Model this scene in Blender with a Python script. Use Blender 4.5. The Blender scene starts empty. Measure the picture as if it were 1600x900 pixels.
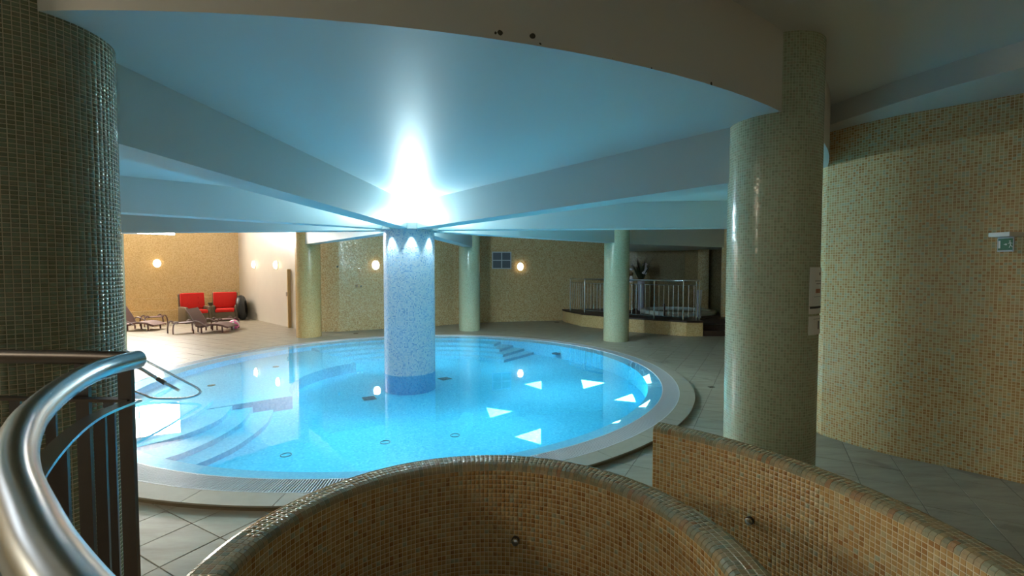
import bpy, math, random
import numpy as np
from mathutils import Vector, Matrix
random.seed(7); rng = np.random.default_rng(7)
C = bpy.context.scene.collection
PI = math.pi
def R(d): return math.radians(d)

# ---------------------------------------------------------------- camera
cam = bpy.data.cameras.new('camera'); camo = bpy.data.objects.new('camera', cam); C.objects.link(camo)
CAM = Vector((0, 0, 1.7)); PITCH = 0.0387; FOC = 718.2
camo.location = CAM; camo.rotation_euler = (PI/2 - PITCH, 0, 0)
cam.sensor_width = 36; cam.lens = FOC*36/1600; cam.clip_start = 0.05; cam.clip_end = 200
bpy.context.scene.camera = camo
# ---------------------------------------------------------------- world, exposure
w = bpy.data.worlds.new('world'); bpy.context.scene.world = w; w.use_nodes = True
w.node_tree.nodes['Background'].inputs[0].default_value = (0.5, 0.6, 0.65, 1)
w.node_tree.nodes['Background'].inputs[1].default_value = 0.05
vs = bpy.context.scene.view_settings
vs.view_transform = 'Standard'; vs.look = 'None'; vs.gamma = 1; vs.use_curve_mapping = False
vs.exposure = 0.0
# ---------------------------------------------------------------- light levels
FLOOD_UP = 460; FLOOD_DOWN = 480; WASH = 30; FLOOD_COL = (0.70, 0.94, 1.0)
WINDOW_E = 68; LAMP_E = 9; PROJ_W = 21000
POOL_W = 26

PC = Vector((-1.728, 7.745))        # pool centre
RING_R = 5.63
Z_FLOOR, Z_BEAM, Z_DISC, Z_CEIL, Z_LOUNGE = -0.045, 2.362, 2.777, 3.31, 4.25
def polar(r, deg, z=None):
    x = PC.x + r*math.sin(R(deg)); y = PC.y + r*math.cos(R(deg))
    return (x, y) if z is None else (x, y, z)

def area(name, loc, target, size, power, col, size_y=None):
    l = bpy.data.lights.new(name, 'AREA'); l.energy = power; l.color = col; l.size = size
    if size_y: l.shape = 'RECTANGLE'; l.size_y = size_y
    o = bpy.data.objects.new(name, l); C.objects.link(o); o.location = loc
    o.rotation_euler = (Vector(target)-Vector(loc)).to_track_quat('-Z', 'Y').to_euler()
    return o
def spot(name, loc, target, power, col, ang, blend, rad=.04, parent=None):
    l = bpy.data.lights.new(name, 'SPOT'); l.energy = power; l.color = col; l.spot_size = R(ang); l.spot_blend = blend; l.shadow_soft_size = rad
    o = bpy.data.objects.new(name, l); C.objects.link(o); o.location = loc
    o.rotation_euler = (Vector(target)-Vector(loc)).to_track_quat('-Z', 'Y').to_euler()
    if parent: o.parent = parent; o.location = Vector(loc)-parent.location
    return o
# ceiling lamps of the room behind the camera (the stair hall)
area('hall_ceiling_lamp', (-5.6, .5, 3.15), (-1.0, 1.0, 0), .9, 108, (1.0, .88, .68))
area('hall_ceiling_lamp', (2.6, -1.5, 3.25), (2.6, -1.5, 0), 1.2, 4, (1.0, .92, .74))
area('hall_ceiling_lamp', (5.3, 6.2, 3.2), (5.0, 6.2, 0), .6, 8, (.8, .95, 1.0))
area('alcove_ceiling_lamp', (-6.5, 3.0, 3.2), (-6.5, 3.0, 0), 1.2, 30, (.9, .95, 1.0))

# ---------------------------------------------------------------- materials
def lin(c): return tuple(((v/255)/12.92 if v/255 <= .04045 else ((v/255+.055)/1.055)**2.4) for v in c)+(1,)
class NT:
    def __init__(s, name):
        s.m = bpy.data.materials.new(name); s.m.use_nodes = True; s.t = s.m.node_tree
        s.b = s.t.nodes['Principled BSDF']; s.out = s.t.nodes['Material Output']
    def n(s, typ, ins=None, **kw):
        o = s.t.nodes.new(typ)
        for k, v in kw.items(): setattr(o, k, v)
        for k, v in (ins or {}).items():
            if isinstance(v, bpy.types.NodeSocket): s.t.links.new(v, o.inputs[k])
            else: o.inputs[k].default_value = v
        return o
    def math(s, op, a, b=None, c=None):
        ins = {0: a}
        if b is not None: ins[1] = b
        if c is not None: ins[2] = c
        return s.n('ShaderNodeMath', ins, operation=op).outputs[0]
    def vmath(s, op, a, b=None):
        ins = {0: a}
        if b is not None: ins[1] = b
        return s.n('ShaderNodeVectorMath', ins, operation=op).outputs[0]
    def mix(s, f, a, b):
        o = s.n('ShaderNodeMix', data_type='RGBA')
        for k, v in ((0, f), (6, a), (7, b)):
            if isinstance(v, bpy.types.NodeSocket): s.t.links.new(v, o.inputs[k])
            else: o.inputs[k].default_value = v
        return o.outputs[2]
    def ramp(s, f, cols, const=True):
        o = s.n('ShaderNodeValToRGB', {0: f}); r = o.color_ramp
        if const: r.interpolation = 'CONSTANT'
        while len(r.elements) < len(cols): r.elements.new(.5)
        for e, (p, c) in zip(r.elements, cols): e.position = p; e.color = c
        return o.outputs[0]
    def set(s, **kw):
        for k, v in kw.items():
            k = k.replace('_', ' ')
            if isinstance(v, bpy.types.NodeSocket): s.t.links.new(v, s.b.inputs[k])
            else: s.b.inputs[k].default_value = v
        return s
def cols(lst):
    n = sum(x[0] for x in lst); p = 0; out = []
    for wgt, c in lst: out.append((p/n, lin(c))); p += wgt
    return out
def mosaic(name, pitch, palette, grout, rough=.22, tilt=.05, gw=.07, spec=.5):
    s = NT(name)
    uv = s.n('ShaderNodeUVMap').outputs[0]
    u = s.vmath('MULTIPLY', uv, (1/pitch, 1/pitch, 1))
    cell = s.vmath('FLOOR', u); fr = s.vmath('FRACTION', u)
    wn = s.n('ShaderNodeTexWhiteNoise', {'Vector': cell}, noise_dimensions='3D')
    tile = s.ramp(wn.outputs['Value'], cols(palette))
    x = s.n('ShaderNodeSeparateXYZ', {0: fr})
    mx = s.math('MINIMUM', s.math('MINIMUM', x.outputs[0], s.math('SUBTRACT', 1.0, x.outputs[0])),
                s.math('MINIMUM', x.outputs[1], s.math('SUBTRACT', 1.0, x.outputs[1])))
    g = s.math('LESS_THAN', mx, gw)
    col = s.mix(g, tile, lin(grout))
    s.set(Base_Color=col, Roughness=s.math('MULTIPLY_ADD', g, .45, rough))
    s.b.inputs['Specular IOR Level'].default_value = spec
    geo = s.n('ShaderNodeNewGeometry').outputs['Normal']
    wn2 = s.n('ShaderNodeTexWhiteNoise', {'Vector': s.vmath('ADD', cell, (7.3, 2.1, 0))}, noise_dimensions='3D')
    off = s.vmath('MULTIPLY', s.vmath('SUBTRACT', wn2.outputs['Color'], (.5, .5, .5)), (tilt, tilt, tilt))
    nn = s.vmath('NORMALIZE', s.vmath('ADD', geo, off))
    s.set(Normal=nn)
    return s.m
def tile_mat(name, palette, rough=.2):
    s = NT(name)
    a = s.n('ShaderNodeAttribute', attribute_name='rnd').outputs['Fac']
    o = s.n('ShaderNodeObjectInfo').outputs['Random']
    v = s.math('FRACT', s.math('ADD', a, o))
    c = s.ramp(v, cols(palette))
    tc = s.n('ShaderNodeTexCoord').outputs['Object']
    nz = s.n('ShaderNodeTexNoise', {'Vector': tc, 'Scale': 160.0, 'Detail': 2.0}).outputs[0]
    c = s.mix(s.math('MULTIPLY', nz, .18), c, (.16, .10, .05, 1))
    s.set(Base_Color=c, Roughness=rough)
    return s.m
def plain(name, col, rough=.5, metal=0, noise=0, nscale=8, bump=0, bscale=60, emit=None, es=0, spec=.5, coat=0):
    s = NT(name); c = lin(col)
    tc = s.n('ShaderNodeTexCoord').outputs['Object']
    if noise:
        nz = s.n('ShaderNodeTexNoise', {'Vector': tc, 'Scale': float(nscale), 'Detail': 5.0}).outputs[0]
        c2 = tuple(v*(1-noise) for v in c[:3])+(1,)
        s.set(Base_Color=s.mix(nz, c2, c))
    else: s.set(Base_Color=c)
    s.set(Roughness=rough, Metallic=metal)
    s.b.inputs['Specular IOR Level'].default_value = spec
    s.b.inputs['Coat Weight'].default_value = coat
    if bump:
        nz = s.n('ShaderNodeTexNoise', {'Vector': tc, 'Scale': float(bscale), 'Detail': 3.0}).outputs[0]
        s.set(Normal=s.n('ShaderNodeBump', {'Height': nz, 'Strength': bump, 'Distance': .01}).outputs[0])
    if emit: s.set(Emission_Color=lin(emit), Emission_Strength=es)
    return s.m

TAN = [(34, (190, 150, 92)), (26, (180, 136, 78)), (20, (198, 164, 108)), (8, (164, 116, 62)), (10, (188, 166, 120)), (3, (172, 168, 134))]
COPE = [(26, (164, 142, 104)), (26, (154, 140, 106)), (18, (146, 140, 110)), (18, (168, 144, 104)), (5, (160, 122, 84)), (7, (136, 130, 100))]
SAGE = [(30, (112, 124, 98)), (30, (120, 132, 106)), (20, (106, 114, 88)), (20, (120, 120, 94))]
M = {}
M['tan_wall'] = mosaic('tan_mosaic', .0245, [(26, (198, 166, 114)), (30, (190, 148, 94)), (14, (178, 130, 76)), (20, (196, 174, 128)), (10, (182, 174, 138))], (222, 202, 160), .18, .09, .09)
M['far_wall'] = mosaic('sand_mosaic', .0245, [(30, (204, 176, 130)), (30, (190, 158, 110)), (18, (176, 138, 90)), (22, (208, 190, 150))], (196, 176, 136), .2, .16, .06)
M['lounge_wall'] = mosaic('honey_mosaic', .0245, [(30, (212, 180, 128)), (30, (204, 170, 116)), (18, (194, 156, 100)), (22, (218, 190, 140))], (208, 180, 132), .3, .12, .06)
M['sage'] = mosaic('sage_mosaic', .019, [(30, (158, 168, 140)), (30, (166, 176, 148)), (20, (148, 156, 130)), (20, (164, 162, 136))], (186, 188, 160), .2, .06, .07)
M['tan_col'] = mosaic('tan_column_mosaic', .019, [(30, (198, 164, 108)), (30, (188, 152, 98)), (20, (178, 142, 88)), (20, (196, 170, 120))], (204, 178, 128), .25, .08, .07)
M['blue_col'] = mosaic('white_blue_mosaic', .02, [(34, (208, 222, 234)), (22, (184, 208, 230)), (26, (224, 230, 238)), (12, (150, 184, 220)), (10, (220, 224, 236))], (196, 212, 228), .22, .1, .06)
M['pool'] = mosaic('pool_blue_mosaic', .024, [(30, (104, 202, 232)), (28, (94, 196, 228)), (22, (120, 208, 236)), (12, (80, 184, 220)), (8, (140, 216, 238))], (116, 202, 230), .4, .03, .05)
M['pool_refl_pale'] = mosaic('pool_reflection_mosaic', .024, [(30, (128, 202, 226)), (28, (118, 196, 222)), (22, (140, 208, 230)), (20, (112, 188, 218))], (128, 198, 222), .4, .03, .05)  # same pool tile paled, reflection and shallow water put into the colour
M['water_tint'] = mosaic('water_tint_mosaic', .024, [(30, (60, 160, 210)), (28, (50, 150, 204)), (22, (76, 170, 214)), (12, (40, 138, 196))], (70, 166, 210), .4, .03, .05)  # column tile below water, light absorbed by the water put into the colour
M['shelf'] = mosaic('pool_edge_mosaic', .024, [(30, (160, 190, 210)), (28, (150, 182, 206)), (22, (174, 198, 214)), (20, (160, 182, 208))], (168, 190, 206), .3, .03, .06)
M['tile_tan'] = tile_mat('tan_glazed_tile', TAN)
M['tile_cope'] = tile_mat('coping_glazed_tile', COPE, .16)
M['tile_sage'] = tile_mat('sage_glazed_tile', SAGE, .14)
M['grout'] = plain('pale_grout', (228, 210, 174), .85, noise=.2, nscale=30)
M['grout_sage'] = plain('sage_grout', (196, 186, 158), .8, noise=.15, nscale=30)
M['paint'] = plain('off_white_paint', (206, 208, 204), .5, noise=.05, nscale=1.5)
M['paint_disc'] = plain('satin_white_paint', (196, 210, 212), .5, noise=.05, nscale=1.2)
M['stone'] = plain('travertine_coping', (150, 142, 126), .5, noise=.25, nscale=9)
M['dark_gap'] = plain('dark_gap_filler', (70, 62, 50), .8)  # dark brown for the gutter channel and floor drains
M['curb_shade'] = plain('shaded_curb_stone', (112, 98, 74), .7, noise=.3, nscale=12)  # coping side darkened to brown, its shade put into the colour
M['grate'] = plain('white_plastic_grate', (196, 200, 204), .35)
M['steel'] = plain('brushed_steel', (190, 196, 200), .24, 1.0, noise=.12, nscale=40)
M['dark_steel'] = plain('bronzed_steel', (92, 84, 78), .35, .9, noise=.15, nscale=20)
M['chrome'] = plain('chrome', (200, 206, 210), .12, 1.0)
M['wicker'] = plain('brown_woven_resin', (112, 82, 78), .6, noise=.3, nscale=60, bump=.3, bscale=90)
M['lilac_frame'] = plain('mauve_grey_tube', (140, 122, 124), .35, .3)
M['wicker2'] = plain('olive_brown_wicker', (104, 88, 66), .65, noise=.35, nscale=70, bump=.3, bscale=90)
M['red'] = plain('red_cushion_fabric', (206, 26, 14), .8, noise=.12, nscale=20)
M['rubber'] = plain('black_rubber', (30, 30, 30), .45)
M['print_grey'] = plain('pale_grey_print', (150, 155, 160), .5)
M['white'] = plain('white_plastic', (226, 226, 222), .4)
M['pink'] = plain('pink_vinyl', (236, 110, 168), .3)
M['deck'] = plain('dark_brown_timber', (58, 40, 34), .5, noise=.4, nscale=14)
M['vase'] = plain('pale_lilac_ceramic', (176, 174, 190), .3)
M['leaf'] = plain('dark_green_leaf', (52, 60, 40), .5, noise=.3, nscale=12)
M['dry'] = plain('dry_brown_leaf', (110, 90, 60), .7)
M['petal'] = plain('white_petal', (214, 208, 214), .6)
M['tub'] = plain('white_acrylic', (205, 214, 210), .25)
M['tubwater'] = plain('tub_water', (110, 150, 140), .08)
M['lamp'] = plain('lit_opal_glass', (255, 240, 210), .4, emit=(255, 226, 170), es=LAMP_E)
M['window'] = plain('daylit_window_pane', (255, 255, 255), .4, emit=(255, 248, 238), es=WINDOW_E)
M['lens'] = plain('lit_floodlight_lens', (255, 255, 255), .3, emit=(225, 248, 255), es=60)
M['vent'] = plain('dark_grey_louvre', (84, 92, 102), .5)
M['frame_white'] = plain('white_frame', (190, 196, 204), .4)
M['green'] = plain('green_sign_film', (10, 84, 44), .4)
M['door'] = plain('tan_door_edge', (196, 168, 118), .5)
M['pale_tile'] = plain('cream_wall_tile', (208, 202, 192), .35, noise=.1, nscale=3)
M['mark'] = plain('black_print', (30, 30, 32), .6)
M['mark_red'] = plain('pale_red_print', (176, 120, 96), .6)
M['glass_black'] = plain('dark_blue_grate', (26, 78, 104), .5)

def water_mat():
    s = NT('clear_pool_water'); t = s.t
    tr = s.n('ShaderNodeBsdfTransparent', {0: (.60, .92, 1, 1)})
    tc = s.n('ShaderNodeTexCoord').outputs['Object']
    nz = s.n('ShaderNodeTexNoise', {'Vector': tc, 'Scale': 2.2, 'Detail': 2.0}).outputs[0]
    bp = s.n('ShaderNodeBump', {'Height': nz, 'Strength': .05, 'Distance': .02}).outputs[0]
    gl = s.n('ShaderNodeBsdfGlossy', {'Roughness': .015, 'Normal': bp, 'Color': (1, 1, 1, 1)})
    gi = s.n('ShaderNodeNewGeometry').outputs['Incoming']
    cs = s.math('ABSOLUTE', s.n('ShaderNodeVectorMath', {0: gi, 1: bp}, operation='DOT_PRODUCT').outputs['Value'])
    fr = s.math('MULTIPLY_ADD', s.math('POWER', s.math('SUBTRACT', 1.0, cs), 5.0), .98, .02)     # Schlick, n = 1.33
    mx = s.n('ShaderNodeMixShader', {0: fr, 1: tr.outputs[0], 2: gl.outputs[0]})
    t.links.new(mx.outputs[0], s.out.inputs[0]); t.nodes.remove(s.b)
    return s.m
M['water'] = water_mat()
def floor_mat():
    s = NT('travertine_slab')
    a = s.n('ShaderNodeAttribute', attribute_name='rnd').outputs['Fac']
    o = s.n('ShaderNodeObjectInfo').outputs['Random']
    v = s.math('FRACT', s.math('ADD', a, o))
    g = s.n('ShaderNodeNewGeometry').outputs['Position']
    mp = s.n('ShaderNodeMapping', {'Vector': g, 'Rotation': (0, 0, R(-29)), 'Scale': (1.0, 5.0, 1.0)}).outputs[0]
    n1 = s.n('ShaderNodeTexNoise', {'Vector': s.vmath('ADD', mp, s.n('ShaderNodeCombineXYZ', {0: s.math('MULTIPLY', v, 30.0)}).outputs[0]), 'Scale': 2.0, 'Detail': 6.0, 'Roughness': .65}).outputs[0]
    c = s.ramp(n1, [(.25, lin((124, 114, 98))), (.5, lin((149, 140, 123))), (.75, lin((166, 158, 140)))], False)
    c = s.mix(s.math('MULTIPLY', v, .25), c, lin((134, 125, 108)))
    # old damp stains with a shape of their own
    n2 = s.n('ShaderNodeTexNoise', {'Vector': g, 'Scale': 1.7, 'Detail': 6.0, 'Roughness': .6, 'Distortion': .6}).outputs[0]
    st = s.n('ShaderNodeMapRange', {'Value': n2, 'From Min': .62, 'From Max': .66}).outputs[0]
    c = s.mix(s.math('MULTIPLY', st, .5), c, lin((96, 88, 76)))
    s.set(Base_Color=c, Roughness=.42)
    return s.m
M['slab'] = floor_mat()
def fascia_mat():
    s = NT('fascia_paint')
    g = s.n('ShaderNodeNewGeometry').outputs['Position']
    nz = s.n('ShaderNodeTexNoise', {'Vector': g, 'Scale': 38.0, 'Detail': 5.0}).outputs[0]
    acc = 0.0
    for (p, r) in FLECKS:
        d = s.n('ShaderNodeVectorMath', {0: g, 1: p}, operation='DISTANCE').outputs['Value']
        k = s.math('LESS_THAN', s.math('ADD', d, s.math('MULTIPLY', nz, r*1.2)), r*1.35)
        acc = k if acc == 0.0 else s.math('MAXIMUM', acc, k)
    s.set(Base_Color=s.mix(acc, lin((206, 202, 192)), lin((60, 56, 40))), Roughness=.55)
    return s.m

# ---------------------------------------------------------------- mesh helpers
def root_loc(p):
    if p is None: return Vector((0, 0, 0))
    v = p.location.copy()
    while p.parent: p = p.parent; v += p.location
    return v
class MB:
    def __init__(s): s.v = []; s.f = []; s.uv = []
    def add(s, vs, fs, uvs=None):
        b = len(s.v); s.v += [tuple(v) for v in vs]
        for i, f in enumerate(fs):
            s.f.append(tuple(b+k for k in f)); s.uv.append(uvs[i] if uvs else None)
        return s
    def box(s, c, size, rz=0, mat=None):
        hx, hy, hz = [k/2 for k in size]; m = mat or Matrix.Rotation(rz, 3, 'Z')
        vs = [Vector(c)+m@Vector((x*hx, y*hy, z*hz)) for z in (-1, 1) for y in (-1, 1) for x in (-1, 1)]
        return s.add(vs, [(0, 2, 3, 1), (4, 5, 7, 6), (0, 1, 5, 4), (2, 6, 7, 3), (0, 4, 6, 2), (1, 3, 7, 5)])
    def bar(s, a, b, wd, th):
        a = Vector(a); b = Vector(b); d = (b-a); q = d.to_track_quat('X', 'Z').to_matrix()
        return s.box((a+b)/2, (d.length, wd, th), mat=q)
    def tube(s, path, r, n=8, cap=True, closed=False):
        P = [Vector(p) for p in path]; rs = r if isinstance(r, (list, tuple)) else [r]*len(P)
        b = []; up = None
        for i, p in enumerate(P):
            if closed: t = P[(i+1) % len(P)]-P[i-1]
            else: t = (P[min(i+1, len(P)-1)]-P[max(i-1, 0)])
            t.normalize()
            if up is None: up = Vector((0, 0, 1)) if abs(t.z) < .9 else Vector((1, 0, 0))
            x = t.cross(up).normalized(); up = x.cross(t).normalized()
            for k in range(n):
                a = 2*PI*k/n; b.append(p+(x*math.cos(a)+up*math.sin(a))*rs[i])
        L = len(P); fs = []
        for i in range(L if closed else L-1):
            for k in range(n):
                j = (i+1) % L; fs.append((i*n+k, i*n+(k+1) % n, j*n+(k+1) % n, j*n+k))
        if cap and not closed: fs += [tuple(range(n))[::-1], tuple((L-1)*n+k for k in range(n))]
        return s.add(b, fs)
    def lathe(s, c, prof, n=32, uvr=None, cap=True):
        c = Vector(c); vs = []; fs = []; us = []
        for (r, z) in prof:
            for k in range(n): a = 2*PI*k/n; vs.append(c+Vector((r*math.sin(a), -r*math.cos(a), z)))
        L = 0; cum = [0]
        for i in range(1, len(prof)): cum.append(cum[-1]+math.hypot(prof[i][0]-prof[i-1][0], prof[i][1]-prof[i-1][1]))
        rr = uvr or max(p[0] for p in prof)
        for i in range(len(prof)-1):
            for k in range(n):
                fs.append((i*n+k, i*n+(k+1) % n, (i+1)*n+(k+1) % n, (i+1)*n+k))
                u0, u1 = 2*PI*rr*k/n, 2*PI*rr*(k+1)/n
                us.append([(u0, cum[i]), (u1, cum[i]), (u1, cum[i+1]), (u0, cum[i+1])])
        s.add(vs, fs, us)
        if cap:
            b = len(s.v)-len(vs)
            if prof[0][0] > 1e-4: s.f.append(tuple(b+k for k in range(n))[::-1]); s.uv.append(None)
            if prof[-1][0] > 1e-4: s.f.append(tuple(b+(len(prof)-1)*n+k for k in range(n))); s.uv.append(None)
        return s
    def prism(s, poly, z0, z1):
        n = len(poly); ar = sum(poly[i][0]*poly[(i+1) % n][1]-poly[(i+1) % n][0]*poly[i][1] for i in range(n))
        if ar < 0: poly = poly[::-1]
        vs = [(x, y, z0) for x, y in poly]+[(x, y, z1) for x, y in poly]
        fs = [tuple(range(n))[::-1], tuple(range(n, 2*n))]; us = [None, None]; cum = 0
        for i in range(n):
            j = (i+1) % n; d = math.hypot(poly[j][0]-poly[i][0], poly[j][1]-poly[i][1])
            fs.append((i, j, n+j, n+i)); us.append([(cum, z0), (cum+d, z0), (cum+d, z1), (cum, z1)]); cum += d
        return s.add(vs, fs, us)
    def ball(s, c, r, n=16, m=10, sc=(1, 1, 1)):
        c = Vector(c); vs = [c+Vector((0, 0, -r*sc[2]))]; fs = []
        for i in range(1, m):
            t = -PI/2+PI*i/m
            for k in range(n):
                a = 2*PI*k/n; vs.append(c+Vector((r*math.cos(t)*math.cos(a)*sc[0], r*math.cos(t)*math.sin(a)*sc[1], r*math.sin(t)*sc[2])))
        vs.append(c+Vector((0, 0, r*sc[2])))
        for k in range(n): fs.append((0, 1+(k+1) % n, 1+k)); fs.append((len(vs)-1, 1+(m-2)*n+k, 1+(m-2)*n+(k+1) % n))
        for i in range(m-2):
            for k in range(n): fs.append((1+i*n+k, 1+i*n+(k+1) % n, 1+(i+1)*n+(k+1) % n, 1+(i+1)*n+k))
        return s.add(vs, fs)
    def build(s, name, mat, parent=None, smooth=False, world=True, bevel=0):
        off = root_loc(parent) if world else Vector((0, 0, 0))
        me = bpy.data.meshes.new(name)
        me.from_pydata([Vector(v)-off for v in s.v], [], s.f); me.update()
        uvl = me.uv_layers.new(name='UVMap'); d = uvl.data
        for p in me.polygons:
            u = s.uv[p.index]
            if u is None:
                nx, ny, nz = [abs(k) for k in p.normal]
                for li in p.loop_indices:
                    x, y, z = s.v[me.loops[li].vertex_index]
                    d[li].uv = (x, y) if nz >= max(nx, ny) else ((x, z) if ny > nx else (y, z))
            else:
                for li, q in zip(p.loop_indices, u): d[li].uv = q
        me.materials.append(mat if not isinstance(mat, str) else M[mat])
        if smooth: me.shade_smooth(); me.set_sharp_from_angle(angle=R(38))
        o = bpy.data.objects.new(name, me); C.objects.link(o)
        if parent: o.parent = parent
        if bevel:
            b = o.modifiers.new('bevel', 'BEVEL'); b.width = bevel; b.segments = 3; b.limit_method = 'ANGLE'
            me.shade_smooth()
        return o
def thing(name, label, cat, loc=(0, 0, 0), group=None, rz=0):
    o = bpy.data.objects.new(name, None); C.objects.link(o); o.location = loc; o.rotation_euler = (0, 0, rz)
    o.empty_display_size = .1
    return tag(o, label, cat, group)
def tag(o, label, cat, group=None):
    o['label'] = label; o['category'] = cat
    if group: o['group'] = group
    return o
def struct(o, label=None, cat=None):
    o['kind'] = 'structure'
    if label: o['label'] = label
    if cat: o['category'] = cat
    return o
def stuff(o): o['kind'] = 'stuff'; return o
def copy_tree(o, parent=None):
    c = o.copy(); C.objects.link(c); c.parent = parent
    for ch in list(o.children): copy_tree(ch, c)
    return c
def sector(r0, r1, a0, a1, n=24):
    P = [polar(r1, a0+(a1-a0)*k/n) for k in range(n+1)]
    P += [polar(r0, a1-(a1-a0)*k/n) for k in range(n+1)]
    return P
def annulus(mb, r0, r1, z, n=128, up=True):
    for k in range(n):
        a0, a1 = 360*k/n, 360*(k+1)/n
        q = [polar(r0, a0, z), polar(r0, a1, z), polar(r1, a1, z), polar(r1, a0, z)]
        if not up: q = q[::-1]
        u0, u1 = R(a0)*r1, R(a1)*r1
        uv = [(u0, 0), (u1, 0), (u1, r1-r0), (u0, r1-r0)]
        mb.add(q, [(3, 2, 1, 0)] if False else [(0, 3, 2, 1)], [[uv[0], uv[3], uv[2], uv[1]]])
    return mb
def smooth_path(pts, n=8):
    P = [Vector(p) for p in pts]; out = []
    for i in range(len(P)-1):
        a = P[max(i-1, 0)]; b = P[i]; c = P[i+1]; d = P[min(i+2, len(P)-1)]
        for k in range(n):
            t = k/n
            out.append(.5*((2*b)+(c-a)*t+(2*a-5*b+4*c-d)*t*t+(3*b-a-3*c+d)*t**3))
    out.append(P[-1]); return out
def proj(p):
    p = np.asarray(p, float)-np.array([0, 0, 1.7]); cp, sp = math.cos(PITCH), math.sin(PITCH)
    d = p[..., 1]*cp-p[..., 2]*sp; u = p[..., 1]*sp+p[..., 2]*cp
    return 800+FOC*p[..., 0]/d, 450-FOC*u/d, d

# tiles as geometry: quads (N,4,3) + normals (N,3); 300 best as objects, the rest one stuff mesh
def tile_field(parent, quads, normals, keys, mat, gap, h, name='tile', singles=300, vis=None):
    Q = np.asarray(quads, float); N = np.asarray(normals, float); n = len(Q)
    ctr = Q.mean(1); e1 = Q[:, 1]-Q[:, 0]; e2 = Q[:, 3]-Q[:, 0]
    l1 = np.linalg.norm(e1, axis=1); l2 = np.linalg.norm(e2, axis=1)
    def inset(g):
        f1 = (1-g/l1)[:, None, None]; f2 = (1-g/l2)[:, None, None]
        u = (e1/l1[:, None])[:, None, :]; v = (e2/l2[:, None])[:, None, :]
        d = Q-ctr[:, None, :]
        return ctr[:, None, :]+d*np.minimum(f1, f2)*0+u*(np.einsum('nij,nkj->ni', d, u)[:, :, None])*f1+(d-u*(np.einsum('nij,nkj->ni', d, u)[:, :, None]))*f2
    base = inset(gap); top = inset(gap+h*1.3)+N[:, None, :]*h
    x, y, dep = proj(ctr); view = np.array([0, 0, 1.7])-ctr
    facing = (view*N).sum(1)/np.linalg.norm(view, axis=1)
    ok = (x > 0) & (x < 1600) & (y > 0) & (y < 900) & (dep > .2) & (facing > .05)
    if vis is not None: ok &= vis(ctr, x, y)
    score = np.where(ok, l1*l2*facing/np.maximum(dep, .2)**2, -1)
    order = np.argsort(-score)[:singles]; order = order[score[order] > 0]
    single = np.zeros(n, bool); single[order] = True
    F = np.array([(0, 1, 5, 4), (1, 2, 6, 5), (2, 3, 7, 6), (3, 0, 4, 7), (4, 5, 6, 7), (3, 2, 1, 0)])
    off = np.array(root_loc(parent)); cache = {}
    for i in order:
        k = keys[i]; u = e1[i]/l1[i]; nn = N[i]/np.linalg.norm(N[i]); v = np.cross(nn, u)
        fr = np.stack([u, v, nn], 1)
        if k not in cache:
            loc = (np.vstack([base[i], top[i]])-ctr[i])@fr
            me = bpy.data.meshes.new(name); me.from_pydata(loc.tolist(), [], F.tolist()); me.materials.append(M[mat])
            cache[k] = me
        o = bpy.data.objects.new(name, cache[k]); C.objects.link(o); o.parent = parent
        m = Matrix(fr.tolist()).to_4x4(); m.translation = Vector(ctr[i]-off); o.matrix_local = m
    rest = np.where(~single)[0]; k = len(rest)
    V = np.concatenate([base[rest], top[rest]], 1).reshape(-1, 3)-off
    FF = (F[None]+8*np.arange(k)[:, None, None]).reshape(-1, 4)
    me = bpy.data.meshes.new(name+'_field'); me.vertices.add(len(V)); me.vertices.foreach_set('co', V.ravel())
    me.loops.add(FF.size); me.loops.foreach_set('vertex_index', FF.ravel().astype(np.int32))
    me.polygons.add(len(FF)); me.polygons.foreach_set('loop_start', (np.arange(len(FF))*4).astype(np.int32))
    me.update(calc_edges=True)
    at = me.attributes.new('rnd', 'FLOAT', 'FACE'); at.data.foreach_set('value', np.repeat(rng.random(k), 6).astype(np.float32))
    me.materials.append(M[mat]); o = bpy.data.objects.new(name+'_field', me); C.objects.link(o); o.parent = parent
    stuff(o); return o

# ================================================================ setting
OUT = {  # plan outline of the room, left to right around
 'left': [(-14.71, 14.02), (-10.15, 17.1)],
 'far': [(-10.15, 17.1), (-9.0, 16.11), (-6.71, 13.91), (-5.60, 12.95), (-4.9, 13.02), (-3.82, 13.6), (-3.1, 13.93), (-2.38, 14.32), (-1.88, 14.78), (-1.2, 15.15), (-.39, 15.46), (.6, 15.68), (1.7, 15.95), (3.5, 16.28), (4.07, 16.4), (5.9, 15.7), (6.75, 14.85), (6.1, 13.4)],
 'right_far': [(6.1, 13.4), (7.4, 12.6), (7.3, 11.0), (5.6, 8.9), (4.6, 7.6), (4.1, 6.9), (3.5, 6.1), (3.34, 5.5), (3.28, 4.82)],
 'right': [(3.28, 4.82), (3.42, 4.52), (3.59, 4.27), (3.88, 4.00), (4.18, 3.69), (4.7, 3.1), (5.0, 1.5), (5.0, -3.2)],
 'back': [(5.0, -3.2), (-6.0, -3.2)],
 'left_near': [(-6.0, -3.2), (-9.5, 1.5), (-14.6, 10.5), (-14.71, 14.02)]}
SPLIT = OUT['far'].index((3.5, 16.28))
outline = OUT['left'][:-1]+OUT['far'][:-1]+OUT['right_far'][:-1]+OUT['right'][:-1]+OUT['back'][:-1]+OUT['left_near'][:-1]
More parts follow.
